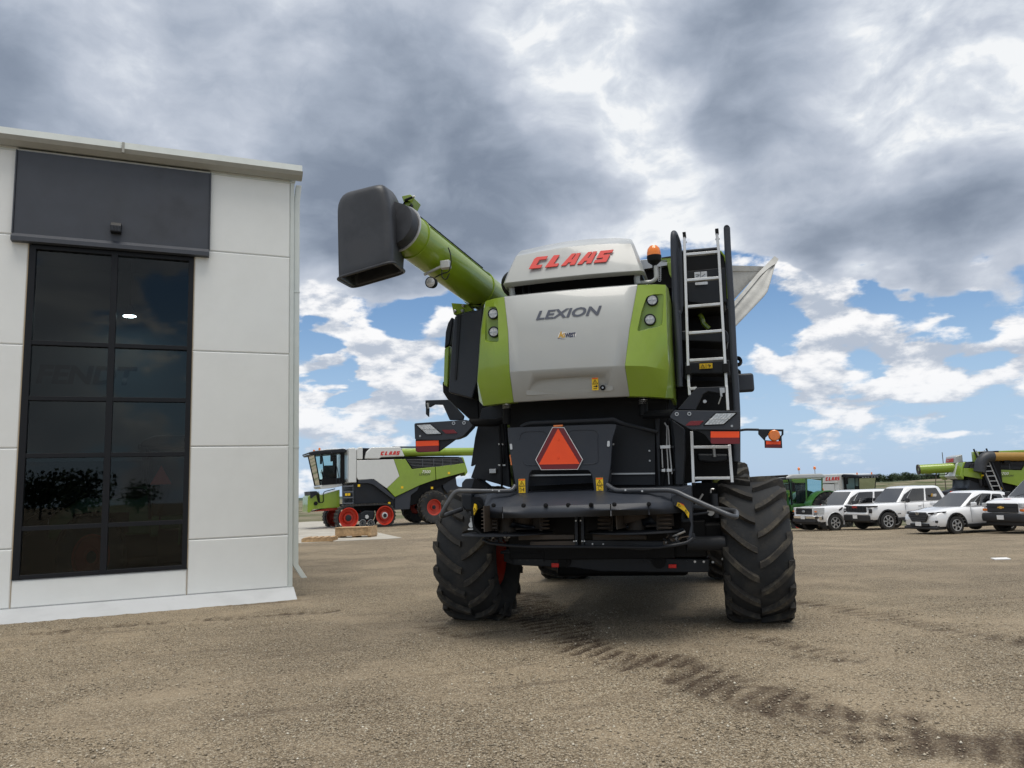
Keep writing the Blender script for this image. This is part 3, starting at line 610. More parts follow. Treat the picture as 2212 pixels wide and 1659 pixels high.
# body: a lofted moulding with a flat face, a sloped top and an undercut base
ftop=[(450,196),(680,150),(880,118),(1080,98),(1300,88),(1405,90)]
cr=[(410,243),(640,205),(860,172),(1080,150),(1290,137),(1425,135)]
bot=[(306,482),(550,460),(800,438),(1050,413),(1290,391),(1512,372)]
un=[(330,523),(560,500),(800,476),(1050,452),(1290,430),(1500,408)]
rowsH=[[Q(16,x,y,-.80) for x,y in ftop],[Q(16,x,y,-1.20) for x,y in cr],[Q(16,x,y,-1.36) for x,y in bot],[Q(16,x,y,-1.28) for x,y in un]]
rowsH.insert(2,[a.lerp(b,.5)-UY*.01 for a,b in zip(rowsH[1],rowsH[2])])
for r in rowsH: # bulge and wrap-round ends
    for i,p in enumerate(r): p.y-=.04*(1-((i-2.5)/2.5)**2)
k=6; V=[p for r in rowsH for p in r]; nV=len(V); bk=[Vector((p.x,max(p.y+.07,-1.1),p.z)) for p in V]; endL=[Vector((r[0].x-.015,r[0].y+.42,r[0].z-.02)) for r in rowsH]
F=[]
VV=V[:]
ends=[[r[0]+Vector((-.03,.05,0)),r[0]+Vector((-.035,.45,0))] for r in rowsH]; endr=[[r[-1]+Vector((.03,.05,0)),r[-1]+Vector((.05,.45,-.02))] for r in rowsH]
grid=[[e[1],e[0]]+r+[g_[0],g_[1]] for e,r,g_ in zip(ends,rowsH,endr)]; w_=len(grid[0]); V=[p for r in grid for p in r]
F=[(j*w_+i,(j+1)*w_+i,(j+1)*w_+i+1,j*w_+i+1) for j in range(len(grid)-1) for i in range(w_-1)]
HD=MB().add(V,F).build('engine_hood','white',CB,smooth=30)
so_=HD.modifiers.new('s','SOLIDIFY'); so_.thickness=.035; so_.offset=-1
so_=HD.modifiers.new('b','BEVEL'); so_.width=.022; so_.segments=3; so_.limit_method='ANGLE'; so_.angle_limit=R(15)
a=Q(16,524,362,-1.345); b=Q(16,1232,296,-1.345)
ln=b-a; up_=(Q(16,546,262,-1.35)-a); up_.x=0
LG=logo(CB,'red',a+Vector((0,-.006,0)),ln,Vector((0,.40,1)),ln.length*.985,.158,.010,.42,.16)
for (x,y) in ((372,1),(1478,2)):
    p=[(358,500),(372,535),(378,600)] if y==1 else [(1480,405),(1475,440),(1482,492)]
    MB().tube([Q(16,px,py,-1.22) for px,py in p],.035,8).build('hood_bracket','white',CB)
MB().ex(QP(16,[(385,430),(1500,320),(1500,500),(395,600)],-1.02),UY*.1).build('radiator_shroud','black',CB)
for px in (470,520): MB().tube([Q(16,px,500,-1.05),Q(16,px+5,560,-1.06),Q(16,px+15,590,-1.05)],.016,6).build('hydraulic_coupling','dgrey',CB)
MB().lathe([(-.16,.001),(-.15,.06),(-.10,.12),(-.04,.155),(.02,.165),(.35,.165),(.37,.02)],Q(16,395,485,-.95),(0,1,0),28).build('air_intake_duct','black',CB)
# --- beacon
bp=Q(16,1628,275,-1.18); BE=MB().tube(round_path([Q(16,1480,480,-1.2),Q(16,1610,470,-1.2),Q(16,1645,440,-1.2),Q(16,1640,330,-1.2)],.08),.022,10).build('beacon_arm','white',CB)
MB().lathe([(-.13,.024),(-.10,.026),(-.06,.026),(-.05,.04),(-.02,.072),(.02,.08),(.042,.08)],bp,(0,0,1),24).build('beacon_base','black',BE)
MB().lathe([(.035,.076),(.08,.076),(.125,.066),(.155,.042),(.165,.001)],bp,(0,0,1),28).build('beacon_lens','amber',BE)
# chain hanging by the arm
m=MB()
for k_ in range(7): c0=Q(16,1675,350+k_*17,-1.1); m.tube([c0+Vector((.016*math.cos(t_),0,.022*math.sin(t_))) for t_ in [i*math.pi/3 for i in range(7)]],.004,4)
m.build('chain','steel',CB)
# --- unloading auger
A0=Q(1,1380,905,-.30); A1=Q(1,745,420,-1.75)
# axis through tube centre: near the outer end centre ~ (860,560) in the enlargement
a_far=Q(1,1300,1000,-.25); a_out=Q(1,700,545,-1.95)
AX=(a_out-a_far).normalized(); ra=.235
AU=MB().lathe([(-.4,ra),(0,ra),((a_out-a_far).length*1.082,ra)],a_far,AX,40,True).build('auger_tube','green',CB)
L_=(a_out-a_far).length
m=MB()
for h_,r_,w2 in ((.08,ra+.012,.03),(L_*.93,ra+.012,.02)): m=MB(); m.lathe([(h_,ra-.01),(h_,r_),(h_+w2,r_),(h_+w2,ra-.01)],a_far,AX,40); m.build('auger_ring','green',AU)
upA=(UZ-AX*AX.dot(UZ)).normalized(); siA=AX.cross(upA)
if siA.y>0: siA=-siA
rail=MB(); o1=a_far+upA*(ra+.015)-siA*.02; rail.loft([[o1+AX*h_+upA*u_+siA*w3 for u_,w3 in((0,-.05),(0,.05),(.05,.05),(.05,.035),(.015,.035),(.015,-.05))] for h_ in (.1,L_*.88)]); rail.build('auger_rail','green',AU)
m=MB(); m.tube([o1+AX*h_+upA*.03+siA*.07 for h_ in (.1,L_*.5,L_*.9)],.012,6); m.build('auger_cable','black',AU)
m=MB(); m.tube([a_far+(upA*.55+siA*.83).normalized()*(ra+.004)+AX*h_ for h_ in (.15,L_*.9)],.006,6); m.build('weld_seam','green',AU)
for h_ in (.28,.45,.62,.8): MB().box(o1+AX*L_*h_+upA*.06+siA*.02,(.03,.03,.04)).build('rail_bolt','black',AU)
# hinge bracket under the inner end
MB().ex(round_poly(QP(1,[(1060,1092),(1290,1110),(1350,1015),(1310,1010),(1240,1085),(1190,1105),(1230,1150),(1080,1185)],-.42),.01),UY*.25).build('auger_bracket','green',AU,bevel=.008)
for x,y in ((1092,1160),(1152,1156),(1158,1115)): MB().lathe([(0,.022),(-.025,.022),(-.03,.015),(-.03,.001)],Q(1,x,y,-.43),(0,1,0),6).build('bolt','steel',AU)
MB().ex(QP(1,[(665,245),(735,230),(765,262),(740,310),(700,345)],-1.80),UY*.22).build('auger_end_bracket','green',AU,bevel=.008)
MB().tube([Q(1,690,280,-1.84),Q(1,765,250,-1.84)],.014,8).build('sensor','black',AU); MB().tube([Q(1,755,252,-1.845),Q(1,772,246,-1.845)],.012,8).build('sensor_tip','sticker',AU)
MB().lathe([(-.03,.05),(.04,.05),(.04,.02)],Q(1,715,322,-1.80),(0,1,0),14).build('pivot','black',AU)
# working light on the tube
al=MB().tube([Q(1,845,868,-1.62),Q(1,985,800,-1.62)],.016,8).build('lamp_bar','alu',AU)
MB().box(Q(1,1015,790,-1.6),(.11,.08,.09)).build('lamp_mount','alu',AU,bevel=.008)
wl=MB().lathe([(.07,.02),(.05,.06),(-.02,.065),(-.025,.056)],Q(1,900,930,-1.66),(.05,1,.1),24).build('auger_lamp','black',AU); MB().lathe([(-.02,.056),(-.028,.04),(-.03,.001)],Q(1,900,930,-1.66),(.05,1,.1),24).build('lens','lens',wl)
MB().tube(round_path([Q(1,930,890,-1.63),Q(1,990,858,-1.66),Q(1,1045,845,-1.64),Q(1,1060,760,-1.63),Q(1,1050,690,-1.58),Q(1,1035,655,-1.55)],.05),.007,6).build('lamp_cable','black',AU)
MB().tube(round_path([Q(1,985,830,-1.65),Q(1,985,890,-1.67),Q(1,1020,910,-1.67),Q(1,1045,860,-1.65)],.04),.006,6).build('lamp_cable','black',AU)
MB().ex(QP(1,[(728,435),(755,430),(748,505),(720,510)],-1.98),UY*.1).build('end_lug','green',AU,bevel=.004)
# black rubber spout
ys_=-2.05
def sp_ring(pts,d): return round_poly([Q(1,x,y,dd) for (x,y),dd in zip(pts,d)],.11,5)
fa,fb=-2.45,-1.75   # near face and far face
# five sections from the crown to the mouth; each is a four cornered ring: left-near, right-near, right-far, left-far
def sec(l,c_,r): # l: left end, c_: near right corner, r: far right corner ; returns box ring
    L_n=Q(1,*l,fa+.02); C_n=Q(1,*c_,fa); R_f=Q(1,*r,fb); return [L_n,C_n,R_f,L_n+(R_f-C_n)]
secs=[((180,232),(520,148),(610,215)),((136,300),(545,195),(660,290)),((136,400),(575,330),(700,430)),((140,600),(590,520),(712,640)),((146,870),(590,742),(694,832)),((148,895),(597,762),(697,850))]
rings=[round_poly(sec(*s_),.13,6) for s_ in secs]
crown=sum(rings[0],Vector())/len(rings[0]); r0=[crown+(p-crown)*.80+UZ*.03 for p in rings[0]]
rings=[r0]+rings
sp_=MB(); sp_.loft(rings,caps=False); sp_.f.append(tuple(range(len(r0)-1,-1,-1)))
SPT=sp_.build('auger_spout','boot',CB,smooth=60)
q=SPT.modifiers.new('s','SOLIDIFY'); q.thickness=.03; q.offset=-1
q=SPT.modifiers.new('b','SUBSURF'); q.levels=1; q.render_levels=1
last=rings[-1]; cc=sum(last,Vector())/len(last)
lip=MB(); lp=[cc+(p-cc)*1.02 for p in last]; lip.tube(lp+[lp[0],lp[1]],.014,8,caps=False); lip.build('spout_lip','boot',SPT)
MB().lathe([(0,ra-.005),(0,ra+.036),(.02,ra+.036),(.02,ra-.005)],a_far+AX*L_*1.063,AX,40).build('clamp_band','alu',SPT)
u1=AX.orthogonal().normalized(); w1=AX.cross(u1); c_in=sum(rings[2],Vector())/len(rings[2])+UZ*.02
MB().loft([[cc_+(u1*math.cos(i*math.pi/12)+w1*math.sin(i*math.pi/12))*rr2 for i in range(24)] for cc_,rr2 in ((a_far+AX*L_*1.07,ra+.004),(a_far+AX*L_*1.075,ra+.02),(a_far+AX*L_*1.10,ra+.022),(a_far+AX*L_*1.14,ra+.01),(c_in-UZ*.10,.16))]).build('spout_collar','boot',SPT,smooth=60)
# --- left flank cladding seen beside the hood
plate(1,[(1085,1195),(1130,1180),(1312,1132),(1290,1400),(1268,1700),(1225,1850),(1035,1800),(1062,1420)],-.55,.5,'side_housing','grey',bevel=.02)
plate(1,[(1108,1188),(1136,1180),(1100,1700),(1085,1700)],-.562,.02,'side_housing_seam','dgrey',bevel=.003)
plate(1,[(1300,1130),(1320,1130),(1290,1820),(1270,1820)],-.75,.1,'side_housing_edge','black')
plate(1,[(1060,1200),(1076,1215),(1045,1420),(1003,1452),(1012,1320),(1030,1250)],-.35,2.5,'flank_window','dgrey',bevel=.02)
plate(1,[(1003,1452),(1045,1425),(1032,1760),(995,1740)],-.34,2.5,'flank_panel','green',bevel=.02)
plate(3,[(385,0),(780,0),(800,430),(690,425),(440,195),(392,120)],-.25,1.8,'lower_tub','black',bevel=.03)
plate(3,[(780,105),(1080,110),(1080,460),(800,460)],-.42,.3,'frame_plate','black')
# --- black mass under the hood
plate(0,[(1095,868),(1440,868),(1440,1010),(1430,1060),(1110,1060),(1100,900)],-.98,.1,'rear_bulkhead','black')
plate(3,[(820,300),(1065,240),(1085,520),(1130,1160),(850,1080),(700,1055),(755,900),(700,930),(745,620)],-.85,.08,'frame_shield','dgrey',bevel=.008)
plate(4,[(275,420),(690,495),(690,1010),(235,1010)],-1.02,.05,'service_panel','dgrey',bevel=.008)
for x,y in ((632,676),(636,772),(345,410),(708,412),(715,518)): MB().lathe([(0,.011),(-.008,.011),(-.008,.001)],Q(4,x,y,-1.03),(0,1,0),6).build('bolt','steel',CB)
MB().ex(QP(4,[(235,892),(685,888),(685,902),(235,908)],-1.07),UY*.02).build('trim_strip','steel',CB,smooth=0)
plate(4,[(685,345),(730,345),(735,1010),(720,1010)],-1.06,.06,'upright','dgrey')
plate(4,[(845,370),(970,460),(975,700),(955,1005),(885,1005),(870,560)],-1.05,.35,'frame_upright','dgrey',bevel=.01)
# hydraulic lines with clamps
m=[[(778,405),(800,440),(800,640),(822,1000)],[(808,432),(818,480),(825,640),(850,900)],[(752,660),(760,840)]]
for q_ in m: MB().tube([Q(4,x,y,-1.08) for x,y in q_],.008,6).build('hydraulic_line','steel',CB)
for pts in ([(735,625),(835,622),(835,652),(735,655)],[(750,852),(785,850),(785,880),(750,880)],[(798,850),(850,850),(850,878),(798,880)]): plate(4,pts,-1.10,.012,'pipe_clamp','alu',bevel=.002)
for x,y in ((720,640),(855,638),(735,865),(868,862)): MB().lathe([(0,.014),(-.02,.014),(-.02,.001)],Q(4,x,y,-1.1),(0,1,0),6).build('bolt','dgrey',CB)
# pillars carrying the hood
for z_,x,y0,y1,w_ in ((3,1092,245,470,28),(4,572,170,330,26)):
    MB().tube([Q(z_,x,y0,-1.2),Q(z_,x,y1,-1.2)],.045,14).build('hood_strut','black',CB)
    for k_ in range(3): MB().lathe([(-.006,.046),(0,.052),(.006,.046)],Q(z_,x,y0+18+k_*16,-1.2),(0,0,1),16).build('strut_ring','steel',CB)
# --- lamp carriers
def carrier(z,arm,body,clear,redl,stop_o,stop_d,neck,bolts,screw,d):
    ar=MB().ex(QP(z,arm,d+.05),UY*.05).build('carrier_arm','dgrey',CB,bevel=.006)
    bd_=MB().ex(round_poly(QP(z,body,d),.02),UY*.13).build('lamp_carrier','grey',CB,bevel=.012)
    MB().ex(round_poly(QP(z,clear,d-.008),.008),UY*.02).build('clear_lamp','lens',bd_,bevel=.004)
    p=round_poly(QP(z,clear,d-.004),.008); MB().tube(p+[p[0]],.006,6).build('lamp_bezel','black',bd_)
    p=QP(z,clear,d-.0095); g=MB()
    for k_ in range(1,6): t_=k_/6; g.tube([p[0].lerp(p[1],t_).lerp(p[3].lerp(p[2],t_),.12),p[0].lerp(p[1],t_).lerp(p[3].lerp(p[2],t_),.88)],.0022,4)
    g.tube([p[0].lerp(p[3],.5),p[1].lerp(p[2],.5)],.0022,4); g.build('lens_ribs','steel',bd_,smooth=0)
    MB().ex(round_poly(QP(z,redl,d-.008),.008),UY*.02).build('tail_lamp','dred',bd_,bevel=.003)
    bk=MB().ex(QP(z,neck,d+.03),UY*.04).build('plate_bracket','dgrey',CB,bevel=.004)
    MB().ex(QP(z,stop_o,d+.01),UY*.012).build('orange_reflector','orange',bk,smooth=0)
    MB().ex(QP(z,stop_d,d+.01),UY*.012).build('dark_reflector','dred',bk,smooth=0)
    for x,y in bolts: MB().lathe([(.005,.02),(-.004,.02),(-.004,.011),(.004,.010),(.004,.001)],Q(z,x,y,d-.002),(0,1,0),16).build('bolt','steel',bd_)
    MB().lathe([(.005,.012),(-.004,.012),(-.004,.001)],Q(z,*screw,d-.002),(0,1,0),12).build('screw','steel',bd_)
    return bd_
dl=-1.35
carrier(3,[(205,210),(455,203),(490,235),(622,380),(612,425),(470,425),(395,258),(300,255),(250,285),(205,280)],[(85,460),(660,422),(722,490),(620,600),(540,632),(380,645),(92,640)],[(105,478),(262,468),(388,578),(222,582)],[(382,532),(515,530),(555,570),(428,574)],[(103,655),(350,647),(352,703),(104,712)],[(104,713),(352,704),(352,765),(335,770),(120,772),(105,760)],[(98,640),(540,632),(350,768),(125,778),(100,762)],[(515,460),(628,456)],(150,600),dl)
MB().tube([Q(3,690,455,dl+.07),Q(3,970,455,-1.1),Q(3,1075,420,-1.0)],.045,10).build('carrier_tube','black',CB)
MB().ex(QP(3,[(212,280),(235,275),(247,300),(243,392),(212,362)],dl),UY*.02).build('latch_blade','dgrey',CB); MB().tube([Q(3,235,240,dl-.02),Q(3,240,300,dl-.02)],.018,6,.008).build('latch_pin','steel',CB)
dr=-1.62
carrier(4,[(905,275),(1085,65),(1370,52),(1372,125),(1310,118),(1200,100),(1150,130),(1080,280)],[(870,285),(1500,290),(1508,310),(1508,460),(1480,475),(1030,470),(960,430),(825,350)],[(1275,312),(1478,308),(1350,420),(1155,428)],[(1030,388),(1160,385),(1115,428),(978,432)],[(1225,488),(1502,488),(1502,548),(1225,548)],[(1225,549),(1502,549),(1508,600),(1495,608),(1240,608),(1225,595)],[(1080,472),(1510,472),(1508,606),(1235,612),(1170,520)],[(897,320),(1018,318)],(1430,436),dr)
MB().tube([Q(4,590,330,-1.2),Q(4,870,318,dr+.07)],.045,10).build('carrier_tube','black',CB); MB().tube([Q(4,575,190,-1.2),Q(4,575,335,-1.2)],.05,10).build('carrier_post','black',CB)
MB().ex(QP(4,[(1310,65),(1360,65),(1362,110),(1335,118),(1340,150),(1320,150)],dr-.01),UY*.02).build('latch_plate','steel',CB,smooth=0); MB().tube([Q(4,1330,140,dr),Q(4,1300,225,dr)],.006,5).build('latch_pin','steel',CB)
MB().lathe([(0,.02),(-.02,.016),(-.02,.001)],Q(4,1167,200,dr+.06),(0,1,0),12).build('bolt','steel',CB)
# far marker board on the right
df=-.9
MB().tube(round_path([Q(4,1500,480,df),Q(4,1560,470,df),Q(4,1690,472,df)],.05),.014,8).build('marker_rod','dgrey',CB)
MK=MB().ex(QP(4,[(1685,466),(1930,468),(1930,520),(1912,540),(1918,650),(1748,648),(1745,578),(1685,515)],df),UY*.01)
mk=MK.build('marker_board','dgrey',CB); 
ct=MB().ex(QP(4,[(1828,482),(1920,482),(1918,515),(1885,548),(1892,578),(1760,568),(1762,545)],df-.1),UY*.3).build('cutter','dgrey',smooth=0); cut(mk,ct)
MB().lathe([(-.02,.06),(-.03,.05),(-.03,.001)],Q(4,1838,528,df),(0,1,0),20).build('amber_marker','amber',mk); MB().lathe([(.0,.061),(-.02,.061)],Q(4,1838,528,df),(0,1,0),20,True).build('marker_base','black',mk)
MB().ex(QP(4,[(1760,582),(1902,582),(1902,614),(1760,614)],df-.008),UY*.008).build('orange_reflector','orange',mk,smooth=0); MB().ex(QP(4,[(1755,615),(1906,615),(1906,646),(1755,646)],df-.008),UY*.008).build('dark_reflector','dred',mk,smooth=0)
# --- chopper tailgate with the slow vehicle emblem
dt=-1.42
tg=MB().ex(round_poly(QP(3,[(1100,510),(2210,470),(2290,475),(2240,640),(2225,900),(2180,1225),(2050,1225),(2020,1010),(1980,970),(1370,970),(1335,1010),(1320,1225),(1205,1225),(1160,960),(1110,640)],dt),.012),UY*.05).build('chopper_tailgate','grey',CB,bevel=.008)
for pts in ([(1230,640),(1245,575),(1300,550),(1500,548),(1560,620)],[(1765,560),(1800,535),(2040,530),(2085,560),(2090,880),(2040,905),(1920,910)],[(1275,880),(1300,915),(1430,918)]):
    MB().tube(round_path([Q(3,x,y,dt) for x,y in pts],.03),.006,6).build('pressed_rib','grey',tg)
em=MB().ex(QP(3,[(1590,503),(1718,505),(1922,855),(1865,965),(1468,970),(1404,858)],dt-.02),UY*.01).build('vehicle_emblem','sticker',tg,smooth=0)
MB().ex(QP(3,[(1594,509),(1714,511),(1914,856),(1861,959),(1472,964),(1412,858)],dt-.022),UY*.004).build('emblem_border','dred',em,smooth=0)
MB().ex(QP(3,[(1652,515),(1887,903),(1442,911)],dt-.026),UY*.0035).build('emblem_triangle','orange',em,smooth=0)
for y in (635,833): MB().lathe([(0,.012),(-.004,.011),(-.004,.001)],Q(3,1656,y,dt-.027),(0,1,0),12).build('rivet','orange',em)
MB().box(Q(3,1656,490,dt),(.10,.05,.018)).build('orange_clip','amber',tg)
label(3,[(1220,1068),(1292,1066),(1296,1218),(1224,1220)],dt-.006,tg,sym=1); label(3,[(2062,1055),(2140,1053),(2146,1210),(2070,1212)],dt-.006,tg,sym=2)
for x,y in ((1138,715),): MB().ex(round_poly(QP(3,[(1125,685),(1148,683),(1155,745),(1132,748)],dt-.01),.01),UY*.01).build('latch','alu',tg)
MB().ex(round_poly(QP(4,[(225,580),(248,580),(248,635),(222,635)],dt-.01),.01),UY*.01).build('latch','alu',tg)
MB().ex(QP(3,[(1122,805),(1134,805),(1150,915),(1138,918)],dt+.02),UY*.03).build('orange_handle','amber',tg,smooth=0); MB().ex(QP(4,[(245,685),(263,687),(258,795),(238,795)],dt+.02),UY*.03).build('orange_handle','amber',tg,smooth=0)
MB().tube([Q(4,255,612,dt+.1),Q(4,290,616,dt+.1)],.012,8).build('pin','steel',tg)
# rail over the tailgate
MB().tube(round_path([Q(3,1250,500,dt+.05),Q(3,1330,462,dt+.02),Q(3,2200,425,dt+.02),Q(4,280,372,dt+.02),Q(4,370,415,dt+.05),Q(4,700,495,-1.08)],.06),.024,10).build('top_rail','dgrey',CB)
# lower shelf seen through the tailgate opening
MB().ex(QP(3,[(1335,1020),(2010,1012),(2012,1026),(1337,1038)],dt+.12),UY*.02).build('trim_strip','steel',CB,smooth=0)
MB().loft([[Q(3,1320,975,-1.2),Q(3,2230,960,-1.2),Q(3,2225,1100,-1.3),Q(3,1325,1145,-1.3)],[p+UY*.05 for p in (Q(3,1320,975,-1.2),Q(3,2230,960,-1.2),Q(3,2225,1100,-1.3),Q(3,1325,1145,-1.3))]]).build('chute_flap','dgrey',CB,smooth=0)
# --- spreader deck: horizontal sheet with a rounded lip
def deck(y): return y
lipA=[(0,1050,1085),(0,1022,1062)]
fr=[(1012,1068,-.85),(1022,1072,-1.15),(1045,1086,-1.5),(1085,1093,-1.78),(1150,1094,-1.90),(1235,1092,-1.93),(1320,1091,-1.90),(1400,1087,-1.82),(1450,1080,-1.62),(1492,1068,-1.2),(1494,1062,-.9)]
top=[Q(0,*p) for p in fr]; zt_=[1.43]*len(top)
top=[Vector((p.x,p.y,p.z)) for p in top]
zz_=sum(p.z for p in top[3:8])/5
top=[Vector((p.x,p.y,zz_)) for p in top]
rA=[Vector((max(-1.08,min(1.02,p.x)),-.88,zz_+.16)) for p in top]; rB=[Vector((p.x*.985,min(-.9,max(p.y+.02,-1.42)),zz_+.135)) for p in top]
DK=MB().loft([rA,rB,[p+Vector((0,.0,.001)) for p in top],[p+Vector((0,.01,-.012)) for p in top],[p-UZ*.03 for p in rB],[p-UZ*.04 for p in rA]],closed=False,caps=False).build('spreader_deck','grey',CB,smooth=22)
rg=[top,[p+Vector((0,0,-.105)) for p in top]]
sk=MB(); n_=len(top)
for i in range(n_-1): sk.add([top[i]+Vector((0,-.003,.002)),top[i+1]+Vector((0,-.003,.002)),top[i+1]+Vector((0,-.003,-.115)),top[i]+Vector((0,-.003,-.115))],[(0,1,2,3)])
SKt=sk.build('deck_lip','grey',CB,smooth=50); q=SKt.modifiers.new('w','WELD'); q.merge_threshold=.001; q=SKt.modifiers.new('s','SOLIDIFY'); q.thickness=.01
for (z_,x,y) in ((5,950,110),(5,1277,112),(5,1518,110),(5,1764,107),(5,2014,104),(6,68,215),(6,293,212),(6,627,208)):
    MB().lathe([(.01,.022),(-.015,.022),(-.018,.016),(-.018,.001)],Q(z_,x,y,-1.925 if 1100<ZO[z_][0]+ZO[z_][2]*x<1395 else -1.83),(0,1,0),14).build('lip_bolt','black',CB)
# sloping sheet from the tailgate down to the deck
MB().loft([[Q(3,1185,1150,-1.43),Q(4,720,1005,-1.25),Vector((1.0,-1.2,zz_+.003)),Vector((.6,-1.75,zz_+.003)),Vector((-.6,-1.86,zz_+.003)),Vector((-1.0,-1.3,zz_+.003))],[Vector((-.9,-1.0,zz_+.003)),Vector((.9,-1.0,zz_+.003)),Vector((.9,-1.0,zz_-.01)),Vector((.6,-1.0,zz_-.01)),Vector((-.6,-1.0,zz_-.01)),Vector((-.9,-1.0,zz_-.01))]]).build('deck_slope','grey',CB,smooth=0) if False else None
# side cheeks of the spreader
plate(5,[(722,20),(790,60),(830,130),(770,170),(738,230),(735,300),(745,340),(790,390),(830,420),(810,440),(725,380),(700,200)],-1.55,.55,'spreader_cheek','black',bevel=.006)
plate(6,[(845,140),(1032,30),(1045,300),(1050,460),(1035,540),(1000,560),(1020,470),(1035,400),(1000,320),(930,250),(850,215)],-1.60,.03,'spreader_cheek','grey',bevel=.006)
plate(6,[(1020,30),(1034,30),(1050,540),(1036,545)],-1.56,.6,'spreader_side','dgrey',bevel=.004)
lb=plate(6,[(905,190),(960,212),(985,250),(1018,295),(1012,345),(970,280),(893,225)],-1.612,.006,'warning_label','yellow',bevel=0,smooth=0)
MB().ex(QP(6,[(925,195),(965,214),(970,226),(935,206)],-1.616),UY*.003).build('red_strip','orange',lb,smooth=0)
g=MB()
for tri in ([(918,205),(905,235),(932,232)],[(985,262),(972,292),(1000,295)]): p=QP(6,tri,-1.616); g.tube(p+[p[0]],.003,4)
g.build('pictogram','ink',lb,smooth=0)
lb=plate(5,[(738,92),(758,108),(762,160),(735,215),(728,150)],-1.612,.04,'warning_label','yellow',bevel=0,smooth=0); p=QP(5,[(742,140),(735,180),(755,165)],-1.616); MB().tube(p+[p[0]],.003,4).build('pictogram','ink',lb,smooth=0)
# spreader inside: dark back, two rotors with fingers, discs, curved guides
plate(5,[(790,120),(3000,60),(2990,480),(850,480)],-.98,.04,'spreader_back','black')
for cx_,nm in ((5,1100),(6,500)):
    c0=Q(cx_,nm,(400 if cx_==5 else 455),-1.35); 
    MB().lathe([(0,.02),(0,.50),(.012,.50),(.02,.30),(.02,.02)],c0-UZ*.02,(0,0,1),40).build('spreader_disc','dgrey',CB)
    rt=MB().lathe([(0,.10),(.30,.10)],c0,(0,0,1),20,True).build('spreader_rotor','brown',CB)
    for a_ in (0,2.1,4.2):
        m=MB().box(c0+Vector((math.cos(a_)*.25,math.sin(a_)*.25,.16)),(.30,.012,.27),Matrix.Rotation(a_+.3,3,'Z')); m.build('rotor_blade','brown',rt,smooth=0)
for z_,x0,x1,xs_,yy,h_ in ((5,815,985,980,178,40),(5,1560,1462,1465,178,40),(6,130,258,265,250,42),(6,850,722,715,250,42),(5,2085,2212,2215,168,42)):
    for k_ in range(6):
        a_=Q(z_,x0,yy+h_*k_-20,-1.58); b_=Q(z_,x1,yy+h_*k_-20,-1.52); MB().tube([a_,a_.lerp(b_,.25),b_],[.004,.012,.016],6).build('spreader_finger','brown',CB)
    MB().ex([Q(z_,x,y_,-1.5) for x,y_ in ((xs_-14,yy-60),(xs_+14,yy-60),(xs_+14,yy+h_*5+10),(xs_-14,yy+h_*5+10))],UY*.03).build('finger_bar','brown',CB,smooth=0)
def curved(z_,pts,name,m,d0,d1):
    n=6; g=MB(); a,b,c_,e_=[Q(z_,x,y,0) for x,y in pts]; tp=[];bt=[]
    for i in range(n+1):
        t_=i/n; d=d0+(d1-d0)*math.sin(t_*math.pi); x_a=pts[0][0]+(pts[1][0]-pts[0][0])*t_; y_a=pts[0][1]+(pts[1][1]-pts[0][1])*t_; x_b=pts[3][0]+(pts[2][0]-pts[3][0])*t_; y_b=pts[3][1]+(pts[2][1]-pts[3][1])*t_
        tp.append(Q(z_,x_a,y_a,d)); bt.append(Q(z_,x_b,y_b,d))
    g.loft([tp,bt],caps=False,closed=False); o=g.build(name,m,CB,smooth=60); q=o.modifiers.new('s','SOLIDIFY'); q.thickness=.008; return o
curved(5,[(1140,165),(1380,155),(1375,330),(1160,290)],'guide_plate','brown',-1.40,-1.50)
curved(6,[(280,240),(560,240),(640,330),(290,430)],'guide_plate','brown',-1.45,-1.55)
curved(5,[(1160,290),(1400,335),(1400,370),(1120,345)],'chute_plate','dgrey',-1.5,-1.4); curved(6,[(340,440),(640,330),(700,400),(330,450)],'chute_plate','dgrey',-1.5,-1.4)
# centre divider and lower frame
for x in (1832,1900): MB().ex(QP(5,[(x,140),(x+30,140),(x+36,560),(x+4,560)],-1.6),UY*.10).build('divider_post','dgrey',CB,bevel=.004)
for x,y in ((1846,277),(1898,277),(1826,500),(1850,498),(1914,500),(1938,498),(2027,530),(2144,531)): MB().lathe([(0,.008),(-.006,.008),(-.006,.001)],Q(5,x,y,-1.605),(0,1,0),8).build('bolt','alu',CB)
MB().ex(QP(5,[(1940,490),(2990,505),(2820,560),(2600,600),(1940,560)],-1.58),UY*.05).build('lower_beam','dgrey',CB,bevel=.006)
MB().ex(QP(5,[(1220,430),(1830,430),(1830,480),(1220,490)],-1.55),UY*.05).build('lower_plate','brown',CB,bevel=.006)
MB().ex(QP(5,[(1350,505),(1850,495),(1850,550),(1340,565)],-1.57),UY*.05).build('lower_plate','brown',CB,bevel=.006)
MB().ex(QP(6,[(80,500),(600,510),(600,550),(80,560)],-1.50),UY*.05).build('lower_plate','brown',CB,bevel=.006)
